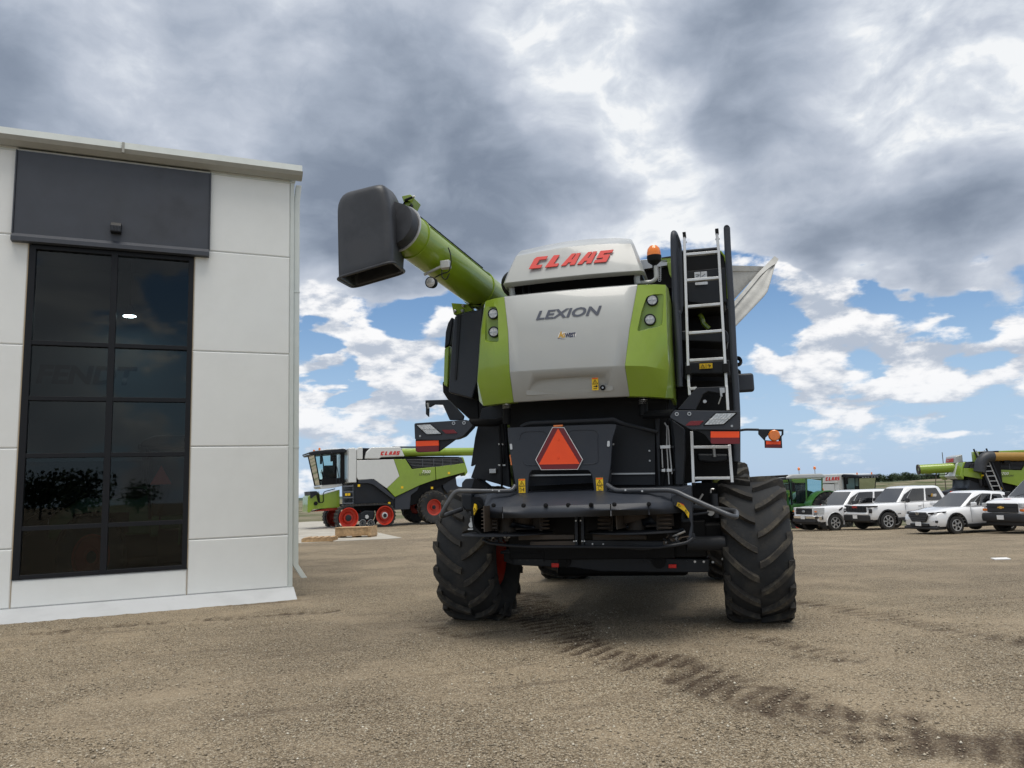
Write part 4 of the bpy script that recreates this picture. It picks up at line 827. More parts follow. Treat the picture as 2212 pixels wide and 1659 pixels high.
# curved lower edge of the spreader and small linkages
MB().tube(round_path([Q(5,830,480,-1.62),Q(5,900,520,-1.64),Q(5,1090,545,-1.66),Q(5,1350,560,-1.66),Q(5,1840,560,-1.66),Q(6,500,625,-1.66),Q(6,700,628,-1.66),Q(6,900,602,-1.66),Q(6,1000,580,-1.64),Q(6,1050,540,-1.6)],.05),.016,8).build('edge_tube','dgrey',CB)
rr=random.Random(3)
for k_ in range(9):
    for z_,xa,xb,ya,yb_ in ((5,860,1150,425,540),(6,730,1010,480,570)):
        x=rr.uniform(xa,xb); y=rr.uniform(ya,yb_); p=[Q(z_,x,y,-1.6),Q(z_,x+rr.uniform(-50,50),y+rr.uniform(-30,30),-1.58),Q(z_,x+rr.uniform(-90,90),y+rr.uniform(-40,40),-1.6)]
        MB().tube(round_path(p,.03),.006+.006*rr.random(),6).build('linkage',['steel','brown','dgrey'][k_%3],CB)
        MB().box(p[1],(.03+.04*rr.random(),.03,.03+.03*rr.random())).build('link_block',['brown','dgrey','black'][k_%3],CB,bevel=.004)
# tow hook left of the cheek
MB().tube([Q(5,718,240,-1.5)+Vector((.012*math.cos(i),0,.022*math.sin(i))) for i in range(7)],.005,5).build('hook_eye','alu',CB)
MB().lathe([(-.02,.03),(.02,.03)],Q(5,712,322,-1.5),(0,1,0),14,True).build('tow_pin','alu',CB); MB().box(Q(5,728,368,-1.5),(.11,.04,.014)).build('hook_plate','alu',CB); MB().box(Q(5,714,300,-1.5),(.03,.03,.10)).build('hook_body','steel',CB)
# --- guard bars
MB().tube(round_path([Q(3,1185,1140,-1.46),Q(3,1150,1195,-1.5),Q(3,1000,1200,-1.55),Q(3,540,1195,-1.62),Q(3,470,1290,-1.62),Q(3,370,1475,-1.62),Q(3,400,1470,-1.45),Q(3,600,1400,-1.1)],.09,6),.025,14).build('guard_bar','shiny',CB)
MB().tube(round_path([Q(4,222,1005,-1.46),Q(4,300,1060,-1.52),Q(4,860,1055,-1.62),Q(4,1010,1130,-1.7),Q(4,1470,1330,-1.78),Q(4,1475,1260,-1.5),Q(4,1200,1230,-1.0)],.09,6),.026,14).build('guard_bar','shiny',CB)
for z_,x,y in ((3,940,1187),(3,1010,1197),(4,400,1056),(4,562,1066)): MB().lathe([(0,.01),(-.006,.01),(-.006,.001)],Q(z_,x,y,-1.63),(0,1,0),10).build('bolt','alu',CB)
# fender box left of the deck
plate(3,[(600,1110),(640,1065),(740,1058),(730,1180),(600,1172)],-1.0,.5,'tool_box','grey',bevel=.015); plate(3,[(592,1222),(718,1222),(722,1420),(640,1420),(595,1370)],-1.15,.35,'fluid_tank','dgrey',bevel=.03)
plate(3,[(700,1172),(745,1062),(880,1165),(880,1170)],-1.0,.3,'dark_gusset','black')
MB().ex(QP(3,[(900,958),(975,955),(975,1005),(903,1008)],-.9),UY*.04).build('valve_block','steel',CB,bevel=.005)
for y in (690,918): MB().tube([Q(3,1003,y,-.9),Q(3,1080,y,-.9)],.012,8).build('rod','alu',CB)
m=[(1015,480,1040,1150),(1050,470,1060,900)]
for a_,b_,c_,d_ in m: MB().tube([Q(3,a_,b_,-.9),Q(3,a_+18,(b_+d_)/2,-.92),Q(3,c_,d_,-.9)],.014,7).build('hose','black',CB)
# right of the spreader: link rods, hydraulic cylinder, lower box
MB().tube([Q(6,1250,110,-.7),Q(6,1270,340,-.7)],.045,12).build('hydraulic_cylinder','dgrey',CB); MB().tube(round_path([Q(6,1225,100,-.75),Q(6,1226,62,-.75),Q(6,1258,65,-.75)],.02),.01,6).build('pipe','steel',CB)
MB().tube([Q(6,1045,235,-.9),Q(6,1350,262,-.7)],.03,8).build('tie_rod','dgrey',CB); MB().tube([Q(6,1080,220,-.8),Q(6,1150,110,-.8)],.012,6).build('pipe','steel',CB); MB().tube([Q(6,1050,310,-.9),Q(6,1240,285,-.8)],.015,6).build('rod','dgrey',CB)
MB().lathe([(-.03,.04),(.03,.04)],Q(6,1225,285,-.8),(0,1,0),12,True).build('rod_end','steel',CB)
plate(6,[(1160,400),(1350,390),(1360,560),(1165,560)],-.5,.4,'lower_tank','black',bevel=.03); MB().tube([Q(6,990,590,-.75),Q(6,1175,590,-.72),Q(6,1360,585,-.7)],.08,14).build('cross_tube','dgrey',CB)
# --- rear axle
ax_z=.62
plate(5,[(1060,600),(1500,600),(1520,655),(1170,760),(1060,720)],-.45,.3,'axle_end','dgrey')
MB().ex(QP(5,[(1020,610),(1820,615),(1830,645),(1020,640)],-.5),UY*.12).build('axle_rib','dgrey',CB,bevel=.01)
ab=MB().ex(QP(5,[(1160,655),(1960,640),(2110,680),(3120,690),(3300,700),(3300,840),(2700,840),(2120,830),(1900,800),(1830,790),(1560,780),(1160,760)],-.48),UY*.42).build('rear_axle','dgrey',CB,bevel=.012)
for x,y in ((1232,707),(1318,707),(1403,707)): MB().lathe([(0,.016),(-.003,.016),(-.003,.001)],Q(5,x,y,-.482),(0,1,0),12).build('axle_hole','ink',ab)
for z_,x,y in ((6,1072,766),(6,1158,766),(6,1246,770),(6,1340,740)): MB().lathe([(0,.013),(-.003,.013),(-.003,.001)],Q(z_,x,y,-.482),(0,1,0),12).build('axle_hole','sticker' if x!=1246 else 'steel',ab)
for z_,x,y in ((5,1484,712),(5,1572,712),(6,560,768),(6,640,768),(6,898,766),(6,982,766)): MB().lathe([(0,.02),(-.02,.02),(-.02,.001)],Q(z_,x,y,-.485),(0,1,0),6).build('bolt','dgrey',ab)
for z_,x,y in ((5,1725,712),(6,725,766)): MB().lathe([(0,.075),(-.03,.075),(-.035,.03),(-.05,.028),(-.05,.001)],Q(z_,x,y,-.485),(0,1,0),20).build('hub_cap','black',ab)
for z_,pts in ((5,[(1580,740),(1660,740),(1660,785),(1580,785)]),(6,[(818,792),(893,792),(893,828),(818,828)])): MB().ex(QP(z_,pts,-.51),UY*.02).build('red_reflector','rreflect',ab,bevel=.003)
for z_,pts in ((5,[(1590,648),(1642,648),(1642,664),(1590,664)]),(6,[(808,708),(896,708),(896,724),(808,724)])): MB().ex(QP(z_,pts,-.49),UY*.01).build('number_plate_strip','alu',ab,smooth=0)
for z_,pts in ((5,[(1800,670),(1940,620),(1945,690),(1800,692)]),(5,[(1955,632),(2050,630),(2055,660),(1955,662)]),(5,[(1955,680),(2060,680),(2050,692),(1955,692)]),(6,[(400,685),(490,660),(495,720),(400,722)])): MB().ex(QP(z_,pts,-.56),UY*.05).build('hitch_plate','brown' if pts[0][0]==1800 else 'steel',ab,bevel=.003)
# --- ladder with its rails
LD=MB().build('ladder','alu') if False else None
def rails(z0,pts,d,w=.030,dep=.06,name='ladder_rail',m='alu',par=CB):
    p=[Q(z_,x,y,dd) for (z_,x,y),dd in zip(pts,d)]; mb=MB(); mb.loft([[q+UX*sx_*w/2+UY*sy_*dep/2 for sx_,sy_ in((-1,-1),(1,-1),(1,1),(-1,1))] for q in p]); return mb.build(name,m,par,bevel=.004)
ldt,ldm=-.72,-1.05   # leans towards the viewer at the foot
rl=rails(0,[(15,533,315),(2,1135,1660)],[ldt,-.90]); rr_=rails(0,[(15,1006,265),(15,1030,500),(2,1500,1660)],[ldt,ldt,-.90])
rails(0,[(4,1040,490),(4,1058,990)],[-1.0,-1.08]); rails(0,[(4,1405,618),(4,1433,985)],[-1.02,-1.08]); rails(0,[(4,1378,50),(4,1392,285)],[-.92,-.96]); rails(0,[(4,1010,0),(4,1022,140)],[-.9,-.92])
for a_,b_ in (((15,530,246),(15,538,315)),((15,1003,196),(15,1010,266)),((4,1058,984),(4,1060,1012)),((4,1432,980),(4,1434,1002))):
    d=ldt if a_[0]==15 else -1.08; rails(0,[a_,b_],[d,d],.038,.075,'rail_cap','black')
def rung(z_,a_,b_,d,name='rung'):
    p,q=Q(z_,*a_,d),Q(z_,*b_,d); v=(q-p).normalized(); n_=Vector((0,-1,0)); u_=v.cross(n_).normalized()
    return MB().loft([[k_+u_*i*.0145+UY*j*.03 for i,j in((-1,-1),(1,-1),(1,1),(-1,1))] for k_ in (p,q)]).build(name,'alu',CB,bevel=.003)
for y0,y1,d in ((380,352,ldt),(628,602,-.76),(882,856,-.80),(1138,1114,-.84),(1402,1382,-.88)): rung(2,(1100 if y0<500 else 1118+(y0-628)*.032,y0),(1412+(y0-380)*.056,y1),d)
for y0,y1,d in ((642,640,-1.03),(942,940,-1.07)): rung(4,(1058+(y0-642)*.05,y0),(1398+(y0-642)*.045,y1),d)
rung(4,(1022,78),(1090,72),-.92); 
for z_,x,y in ((2,1128,1495),(2,1490,1475)): MB().box(Q(z_,x,y,-.91),(.06,.07,.10)).build('rail_clamp','black',CB,bevel=.006)
for x,y in ((560,380),(985,338),(1036,332),(518,384)): MB().tube([Q(15,x,y,ldt),Q(15,x+10,y,ldt)],.012,8).build('rail_stud','steel',CB)
# dark hand rails
MB().tube(round_path([Q(2,1050,1655,-.9),Q(2,1035,1250,-.88),Q(2,1008,900,-.82),Q(2,985,300,-.78),Q(2,985,165,-.78),Q(2,1000,170,-.6),Q(2,1042,280,-.45),Q(2,1058,880,-.45),Q(2,1040,945,-.45),Q(2,1015,960,-.6)],.10,5),.033,12).build('hand_rail','grey',CB)
MB().tube(round_path([Q(2,1020,200,-.7),Q(2,1030,900,-.7)],.1),.016,8).build('hand_rail','grey',CB)
MB().tube([Q(2,1045,960,-.6),Q(2,1062,1560,-.75)],.022,8).build('hand_rail','grey',CB)
MB().tube(round_path([Q(2,1504,115,-.78),Q(2,1512,300,-.78),Q(2,1550,900,-.82),Q(2,1570,1350,-.88),Q(2,1590,1655,-.9),Q(4,1480,300,-.92),Q(4,1480,780,-.95)],.1),.036,12).build('hand_rail','grey',CB)
MB().tube(round_path([Q(2,1504,118,-.78),Q(2,1500,110,-.6),Q(2,1506,300,-.2),Q(2,1520,900,-.2)],.1),.033,10).build('hand_rail','grey',CB)
# platform cabinet behind the ladder
cabp=[(1052,352),(1090,348),(1410,318),(1440,340),(1480,390),(1500,470),(1512,800),(1490,850),(1440,860),(1130,900),(1060,880)]
pc=MB().ex(QP(2,cabp,-.30),UY*1.0).build('platform_cabinet','black',CB,bevel=.02)
MB().ex(QP(2,[(1112,535),(1490,500),(1500,830),(1300,850),(1130,830)],-.32),UY*.012).build('cabinet_door','dgrey',CB,bevel=.006)
p=QP(2,[(1440,340),(1482,392),(1502,470),(1514,800)],-.305); MB().tube(p,.012,6).build('edge_strip','green',CB)
MB().tube(QP(2,[(1060,350),(1090,345),(1410,316)],-.31),.018,8).build('cabinet_lip','grey',CB)
st_=MB().ex(QP(2,[(1190,545),(1310,535),(1314,600),(1192,607)],-.335),UY*.003).build('instruction_sticker','alu',CB,smooth=0)
g=MB()
for a_,b_ in (((1200,570),(1235,565)),((1205,590),(1230,578)),((1260,590),(1295,560)),((1250,540),(1252,603)),((1225,585),(1240,568))): g.tube([Q(2,*a_,-.337),Q(2,*b_,-.337)],.003,4)
g.build('pictogram','ink',st_,smooth=0)
MB().ex(round_poly(QP(2,[(1196,645),(1318,635),(1320,662),(1198,670)],-.335),.01),UY*.003).build('small_sticker','alu',CB,smooth=0)
plate(2,[(1060,1110),(1500,1105),(1520,1150),(1518,1230),(1060,1210)],-.5,.5,'platform_step','dgrey',bevel=.02)
plate(2,[(1090,1420),(1530,1390),(1540,1550),(1480,1560),(1470,1530),(1160,1530),(1150,1590),(1090,1590)],-.6,.3,'platform_frame','dgrey',bevel=.02)
lb=plate(2,[(1238,1430),(1364,1424),(1366,1474),(1240,1482)],-.62,.003,'warning_label','yellow',bevel=0,smooth=0)
g=MB(); p=QP(2,[(1270,1438),(1290,1470),(1252,1472)],-.623); g.tube(p+[p[0]],.003,4); p=QP(2,[(1320,1440),(1345,1445),(1335,1465)],-.623); g.tube(p,.005,4); p=QP(2,[(1302,1432),(1304,1476)],-.623); g.tube(p,.002,4); g.build('pictogram','ink',lb,smooth=0)
plate(2,[(1000,160),(1520,880),(1560,1655),(1060,1655)],.35,.1,'dark_backing','black') if False else None
plate(2,[(925,700),(1110,700),(1110,1655),(990,1655)],-.25,.2,'inner_wall','black'); plate(2,[(1080,870),(1530,840),(1585,1655),(1070,1655)],.3,.2,'inner_wall','black')
plate(4,[(900,0),(1480,0),(1490,760),(1480,915),(900,1005)],-.2,.3,'inner_wall','black')
plate(4,[(1490,290),(1506,300),(1506,740),(1480,790),(1440,780),(1440,620)],-.6,.3,'side_shield','dgrey',bevel=.01)
MB().tube(round_path([Q(2,1240,955,.1),Q(2,1270,1000,.1),Q(2,1275,1040,.1),Q(2,1330,1090,.1)],.05),.03,8).build('yellow_green_pipe','green',CB)
plate(4,[(1090,700),(1400,705),(1395,780),(1250,795),(1095,780)],-.5,.12,'rear_drum','dgrey',bevel=.03)
MB().tube([Q(4,1250,620,-.55),Q(4,1262,735,-.55)],.02,8).build('pipe','steel',CB)
MB().lathe([(-.1,.03),(-.1,.05),(.02,.06),(.02,.02)],Q(2,1606,1410,-.3),(0,1,0),12).build('side_lamp','black',CB)
for a_,b_ in (((4,1500,0),(4,1580,60)),): MB().box(Q(4,1540,20,-.2),(.24,.10,.22)).build('side_lamp','grey',CB,bevel=.03)
plate(2,[(1590,1460),(1640,1500),(1650,1620),(1600,1655),(1585,1655)],-.1,.2,'mirror_bracket','black')
# top linkage between the hood and the platform
for pts,m_ in (([(842,410),(975,395),(975,450),(840,455)],'green'),([(870,400),(975,385),(975,410),(872,425)],'dgrey'),([(665,425),(790,415),(930,420),(930,480),(690,520)],'steel')): MB().ex(QP(2,pts,-.55),UY*.15).build('top_linkage',m_,CB,bevel=.006)
MB().ex(QP(2,[(640,500),(1000,470),(1000,700),(640,665)],-.48),UY*.4).build('inner_wall','black',CB)
MB().ex(QP(2,[(925,450),(975,440),(980,620),(945,560)],-.57),UY*.05).build('green_bracket','green',CB,bevel=.004)
# grain tank flap opened outward
A_=[(15,1195,735,.6),(15,1350,730,.9),(15,1690,742,1.6)]
tip=Q(15,1843,588,1.9); tip2=Q(15,1880,618,1.85)
iu=[Q(15,1205,735,.5),Q(15,1690,742,1.7),Q(15,1843,588,2.0),Q(15,1240,1240,.5)]
m=MB(); a_,b_,c_,d_=Q(15,1190,730,.9),Q(15,1690,742,1.9),Q(15,1600,830,1.75),Q(15,1225,1240,.9)
m.ex([a_,b_,c_,d_],Vector((0,.03,0))); tf=m.build('tank_flap_inner','tarp',CB,smooth=0)
e_,f_,g_=Q(15,1880,618,1.95),Q(15,1735,1115,1.2),Q(15,1245,1640,.3)
h0,h1,h2=tip,Q(15,1600,830,1.6),Q(15,1235,1275,.55)
m=MB(); N_=14; edge1=[]; edge2=[]
for i in range(N_+1):
    t_=i/N_; a_=(h2.lerp(h1,t_/.6) if t_<.6 else h1.lerp(tip,(t_-.6)/.4)); b_=(g_.lerp(f_,t_/.55) if t_<.55 else f_.lerp(e_,(t_-.55)/.45)); edge1.append(a_); edge2.append(b_)
rws=[]
for j in range(9):
    t_=j/8; rws.append([a_.lerp(b_,t_)+Vector((0,.022*math.sin(j*1.1+.12*i)*math.sin(math.pi*t_),.0)) for i,(a_,b_) in enumerate(zip(edge1,edge2))])
m.loft(rws,caps=False,closed=False); fl=m.build('tank_flap','tarp',CB,smooth=60); q=fl.modifiers.new('s','SOLIDIFY'); q.thickness=.012
m=MB(); m.loft([[p,p+(q2-p).normalized()*.10-UY*.02,p+(q2-p).normalized()*.10-UY*.035,p-UY*.015] for p,q2 in zip(edge1,edge2)]); m.build('flap_hem','tarp',CB)
m=MB(); hs=[Q(15,1205,725,.88),Q(15,1690,738,1.88)]; hs2=[Q(15,1208,805,.88),Q(15,1640,808,1.80)]; m.loft([[hs[0],hs2[0],hs2[0]-UY*.02,hs[0]-UY*.02],[hs[1],hs2[1],hs2[1]-UY*.02,hs[1]-UY*.02]]); m.build('flap_hem','tarp',CB)
# --- wheels
def big_wheel(name,R0,W0,rim_r,parent,pos,out,lugs=16,rimm='wred',phase=0):
    """tyre with chevron lugs; axis along local x; out=+1 if the outer face looks to +x"""
    h=W0/2; rb=R0-.06
    prof=[(-h*.62,rim_r-.02),(-h*.80,rim_r+.02),(-h*.98,rim_r+(rb-rim_r)*.42),(-h,rim_r+(rb-rim_r)*.62),(-h*.93,rb-.06),(-h*.80,rb-.015),(-h*.4,rb),(0,rb+.006),(h*.4,rb),(h*.80,rb-.015),(h*.93,rb-.06),(h,rim_r+(rb-rim_r)*.62),(h*.98,rim_r+(rb-rim_r)*.42),(h*.80,rim_r+.02),(h*.62,rim_r-.02)]
    e=thing(name,None,None,pos); e.parent=parent; 
    ty=MB().lathe(prof,(0,0,0),(1,0,0),64).build('tyre','rubber',e,smooth=50)
    lg=MB()
    for i in range(lugs):
        for s_ in (-1,1):
            a0=2*math.pi*(i+(.5 if s_>0 else 0))/lugs+phase; rings=[]
            n=7
            for k in range(n+1):
                t_=k/n; x=s_*h*(.02+t_*1.0); ang=a0+.02+ (t_**1.25)*.36*(1) ; ang=a0+(.36*(1-math.cos(t_*math.pi/2))*.6+.36*t_*.5)
                ro=R0-(.0 if t_<.75 else .05*((t_-.75)/.25)**1.5); ri=rb-.03 if t_<.8 else rb-.10
                wd=(.026+.012*t_)/R0*1.1
                if x*s_>h*.99: x=s_*h*.99
                def pt(r,a): return Vector((x,-math.cos(a)*r,math.sin(a)*r))
                rings.append([pt(ri,ang-wd*1.5),pt(ro,ang-wd),pt(ro,ang+wd),pt(ri,ang+wd*1.5)])
            lg.loft(rings if s_>0 else [r[::-1] for r in rings])
            # shoulder part running down the side wall
            ang_e=ang; x0=s_*h*.985
            r2=[]
            for r_,w3,xx in ((R0-.05,wd,x0),(R0-.13,wd*.9,s_*h*1.015),(R0-.20,wd*.6,s_*h*1.0)):
                r2.append([Vector((xx-s_*.06,-math.cos(ang_e-w3)*r_,math.sin(ang_e-w3)*r_)),Vector((xx,-math.cos(ang_e-w3)*r_,math.sin(ang_e-w3)*r_)),Vector((xx,-math.cos(ang_e+w3)*r_,math.sin(ang_e+w3)*r_)),Vector((xx-s_*.06,-math.cos(ang_e+w3)*r_,math.sin(ang_e+w3)*r_))])
            lg.loft(r2)
    l=lg.build('tread_lugs','lug',ty,smooth=30)
    rm=MB().lathe([(-h*.70,rim_r+.02),(-h*.66,rim_r-.005),(-h*.4,rim_r-.05),(0,rim_r-.07),(h*.4,rim_r-.05),(h*.66,rim_r-.005),(h*.70,rim_r+.02)],(0,0,0),(1,0,0),48).build('rim',rimm,e,smooth=50)
    dx=out*h*.12
    MB().lathe([(dx,rim_r-.05),(dx+out*.05,rim_r*.72),(dx+out*.12,rim_r*.45),(dx+out*.12,.16),(dx+out*.16,.15),(dx+out*.16,.001)],(0,0,0),(1,0,0),40).build('wheel_disc',rimm,rm,smooth=50)
    MB().lathe([(dx+out*.16,.12),(dx+out*.26,.11),(dx+out*.27,.001)],(0,0,0),(1,0,0),20).build('hub','dgrey',rm,smooth=50)
    return e
plate(6,[(1040,0),(1370,0),(1370,600),(1040,600)],-.15,.3,'inner_wall','black'); plate(5,[(600,100),(850,80),(850,600),(700,560)],-.35,.3,'inner_wall','black')
bxl('dark_belly','black',-.85,.85,.6,5.0,.42,.95,bevel=.05); bxl('rear_crossmember','black',-1.2,1.1,-.5,.2,.75,1.15)  # low belly box added to darken the space under the machine
big_wheel('rear_wheel',.835,.74,.43,CB,(1.64,.0,.80),1,phase=.05); big_wheel('rear_wheel',.835,.74,.43,CB,(-1.70,.0,.80),-1,phase=.2)
big_wheel('front_wheel',1.0,.80,.5,CB,(1.45,4.6,.93),1,20); big_wheel('front_wheel',1.0,.80,.5,CB,(-1.45,4.6,.93),-1,20)
MB().tube([(-1.4,4.6,.95),(1.4,4.6,.95)],.16,14).build('front_axle','black',CB)
bxl('feeder_house','green',-.7,.7,5.2,7.4,.6,1.6)
# ================= other machines and vehicles =================
def at_root(name,label,cat,u,depth,heading,group=None,dz=0):
    """thing at the sight line column u, at forward distance depth; heading = compass angle clockwise from +Y that local +x points to"""
    d=ray(u,1080); t_=depth/d.y; x=d.x*t_; return thing(name,label,cat,(x,depth,gh(x,depth)+dz),math.pi/2-heading,group)
def sbox(name,m,par,x0,x1,y0,y1,z0,z1,bevel=.02): return MB().box(((x0+x1)/2,(y0+y1)/2,(z0+z1)/2),(abs(x1-x0),abs(y1-y0),abs(z1-z0))).build(name,m,par,bevel=bevel)
def prof(name,m,par,pts,y0,y1,bevel=.02,inset=0):
    """side profile (x,z) extruded from y0 to y1"""
    return MB().ex([(x,y0,z) for x,z in pts],UY*(y1-y0)).build(name,m,par,bevel=bevel)
def simple_wheel(name,par,pos,r,w_,rim_r,side,rimm='wred',lugs=0):
    e=thing(name,None,None,pos); e.parent=par; h=w_/2
    ty=MB().lathe([(-h*.7,rim_r),(-h,rim_r+(r-rim_r)*.5),(-h*.95,r*.97),(-h*.7,r),(h*.7,r),(h*.95,r*.97),(h,rim_r+(r-rim_r)*.5),(h*.7,rim_r)],(0,0,0),(0,1,0),40).build('tyre','rubber' if lugs else 'tyre',e,smooth=40)
    if lugs:
        g=MB()
        for i in range(lugs):
            for s_ in (-1,1):
                a0=2*math.pi*(i+(.5 if s_>0 else 0))/lugs; rg_=[]
                for k in range(4):
                    t_=k/3; a=a0+t_*.30; y=s_*h*(.03+.97*t_); ro=r+.045-(.03 if k==3 else 0); wd=.04
                    rg_.append([Vector((math.cos(a-wd*1.4)*(r-.03),y,math.sin(a-wd*1.4)*(r-.03))),Vector((math.cos(a-wd)*ro,y,math.sin(a-wd)*ro)),Vector((math.cos(a+wd)*ro,y,math.sin(a+wd)*ro)),Vector((math.cos(a+wd*1.4)*(r-.03),y,math.sin(a+wd*1.4)*(r-.03)))])
                g.loft(rg_)
                a=a0+.30; g.loft([[Vector((math.cos(a-q_)*r_,s_*h*1.02,math.sin(a-q_)*r_)) for q_ in (-.04,.04)]+[Vector((math.cos(a+q_)*r_,s_*h*.9,math.sin(a+q_)*r_)) for q_ in (-.04,.04)] for r_ in (r+.01,r-.14)])
        g.build('tread_lugs','lug',ty)
    rm=MB().lathe([(side*h*.72,rim_r+.01),(side*h*.70,rim_r-.03),(side*h*.25,rim_r*.86),(side*h*.2,rim_r*.42),(side*h*.45,rim_r*.38),(side*h*.45,.001)],(0,0,0),(0,1,0),32).build('rim',rimm,e,smooth=45)
    MB().lathe([(side*h*.45,rim_r*.26),(side*h*.62,rim_r*.25),(side*h*.64,.001)],(0,0,0),(0,1,0),16).build('hub','dgrey',rm)
    return e
M['cabin']=mat('dark cab interior',(.02,.022,.025),.7)
def combine(root,near,tracks=True,number='7500',auger=True,letters=True,trion=False):
    """x forward, z up; near=+1/-1: which side (y sign) carries the detailed side towards the viewer"""
    K=lambda px:(505-px)/226.; Zf=lambda py:(1032-py)/229.
    def PZ(l): return [(K(a),Zf(b)) for a,b in l]
    Yn=near*1.55; th=-near*.12
    def side(name,m,l,off=0,t_=None,bevel=.02,par=None):
        p=PZ(l); y=Yn+near*off; return MB().ex([(x,y,z) for x,z in p],UY*(t_ if t_ is not None else th)).build(name,m,par or root,bevel=bevel)
    # core
    prof('body_core','black',root,PZ([(600,300),(1950,300),(1950,470),(1600,640),(1450,780),(1080,850),(600,850)]),-1.3,1.3)
    prof('lower_body','dgrey',root,PZ([(600,510),(830,500),(1085,715),(1300,660),(1280,850),(1080,850),(1030,770),(600,770)]),-1.42,1.42,.03)
    side('front_panel','white2',[(625,280),(1075,275),(1145,470),(985,605),(825,495),(640,500),(622,470)])
    for s_ in (-near,): MB().ex([(x,s_*1.55,z) for x,z in PZ([(625,280),(1900,275),(1990,335),(2000,440),(1400,580),(1085,705),(825,495),(640,500)])],UY*(near*.1)).build('far_cladding','green',root,bevel=.03)
    side('rear_cladding','green',[(1077,275),(1222,275),(1303,392),(1600,370),(1606,520),(1400,580),(1085,705),(987,606),(1147,470)])
    side('rear_cladding','green',[(1607,370),(1990,335),(2003,432),(1995,442),(1622,520),(1613,518)])
    gf=side('engine_grille','black',[(1225,275),(1905,265),(1925,332),(1600,368),(1305,388)],-.03,th*.4)
    g=MB()
    for k in range(6):
        zz=Zf(285+k*17); g.tube([(K(1240+k*14),Yn-near*.01,zz),(K(1915),Yn-near*.01,zz+.02)],.010,4)
    for px in (1440,1585,1700,1810): g.tube([(K(px),Yn-near*.005,Zf(275)),(K(px),Yn-near*.005,Zf(370))],.016,4)
    g.build('grille_bars','stepg',gf,smooth=0)
    side('grille_surround','grey',[(1905,263),(1950,262),(1990,334),(1925,333)])
    side('wheel_guard','grey',[(640,505),(800,492),(850,510),(1085,712),(1065,735),(820,560),(760,540),(640,540)],.015)
    side('skirt','grey',[(1085,712),(1400,585),(1370,640),(1290,690),(1270,850),(1085,850)],-.06)
    # top
    prof('hopper_front','white2',root,PZ([(530,140),(600,135),(625,160),(625,280),(622,530),(525,530)]),-1.5,1.5,.05)
    prof('grain_tank','white2',root,PZ([(628,150),(650,130),(700,130),(700,268),(628,268)]),-1.5,1.5,.05)
    prof('tank_gap','black',root,PZ([(700,140),(1210,150),(1210,270),(700,270)]),-1.35,1.35)
    prof('deck','black',root,PZ([(1200,240),(1950,255),(1950,300),(1200,300)]),-1.3,1.3)
    if trion: prof('top_band','green',root,PZ([(1160,130),(1760,145),(1790,250),(1160,250)]),-1.56,-1.2,.05)
    tk=MB().ex([(x,near*1.56,z) for x,z in (PZ([(722,265),(740,190),(800,135),(1160,130),(1195,200),(1215,245),(920,250),(895,268)]) if not trion else PZ([(530,268),(530,135),(1160,130),(1195,200),(1215,268)]))],UY*(-near*.6)).build('top_cladding','white2',root,bevel=.05)
    if letters:
        a=Vector((K(910),near*1.562,Zf(228))); b=Vector((K(1150),near*1.562,Zf(226)))
        if near<0: a,b=Vector((-1.8-1.05,0,0)),Vector((-1.8,0,0)); k_=345 if trion else 0; a=Vector((K(1155-k_),near*1.562,Zf(228))); b=Vector((K(910-k_),near*1.562,Zf(226)))
        logo(tk,'red',a,b-a,UZ,1.04*(1.45 if trion else 1),.19*(1.15 if trion else 1),.012,.25,.18)
    if number:
        a=Vector((K(1425),Yn+near*.002,Zf(442))); ux=Vector((-near,0,0)); 
        if near<0: a.x=K(1575)
        text_mesh(number,.21,'number_lettering','sticker',root,a,ux,UZ,.006,1.15,.3,.002)
        a=Vector((K(1390),Yn+near*.002,Zf(468))); 
        if near<0: a.x=K(1550)
        text_mesh('LEXION',.155,'model_lettering','ink',root,a,ux,UZ,.006,1.12,.3,.001)
    if auger:
        y=near*1.25; m=MB().lathe([(0,.21),(4.6,.21)],(K(1190),y,Zf(195)),(-1,0,.0),28,True).build('auger_tube','green',root)
        MB().lathe([(0,.212),(0,.225),(.04,.225),(.04,.212)],(K(1735),y,Zf(195)),(-1,0,0),28).build('auger_ring','green',m)
        MB().tube([(K(1090),near*1.1,Zf(130)),(K(1430),near*1.1,Zf(132))],.04,6).build('tank_edge','black',root)
    # rear hood
    prof('rear_hood','white2',root,PZ([(1950,262),(1990,262),(2035,420),(2040,440),(1995,480),(1950,480)]),-.75,.75,.04)
    prof('corner_panel','green',root,PZ([(1950,258),(1985,262),(2030,400),(2040,440),(2000,488),(1990,440),(1990,340)]),near*.76,near*1.5,.04)
    prof('corner_panel','green',root,PZ([(1950,258),(1985,262),(2030,400),(2040,440),(2000,488),(1990,440),(1990,340)]),-near*1.5,-near*.76,.04)
    prof('rear_box','grey',root,PZ([(1720,520),(1900,480),(1915,590),(1960,640),(1800,700),(1730,620)]),-1.2,1.2,.03)
    prof('straw_chopper','dgrey',root,PZ([(1930,600),(2080,640),(2090,760),(1900,760)]),-1.0,1.0,.04)
    # cab
    cb=prof('cab_interior','cabin',root,PZ([(240,500),(500,500),(500,560),(250,560)]),-.85,.85,.02)
    glp=PZ([(150,205),(330,200),(330,520),(225,540)])
    gb=MB(); w1,w2=.95,.80
    a=[Vector((x,sy,z)) for sy in (-w1,w1) for x,z in (glp[0],glp[3])]
    gb.add([(glp[0][0],-w1,glp[0][1]),(glp[0][0],w1,glp[0][1]),(glp[3][0],w2,glp[3][1]),(glp[3][0],-w2,glp[3][1])],[(0,1,2,3)]); gb.build('windscreen','cabg',root,smooth=0)
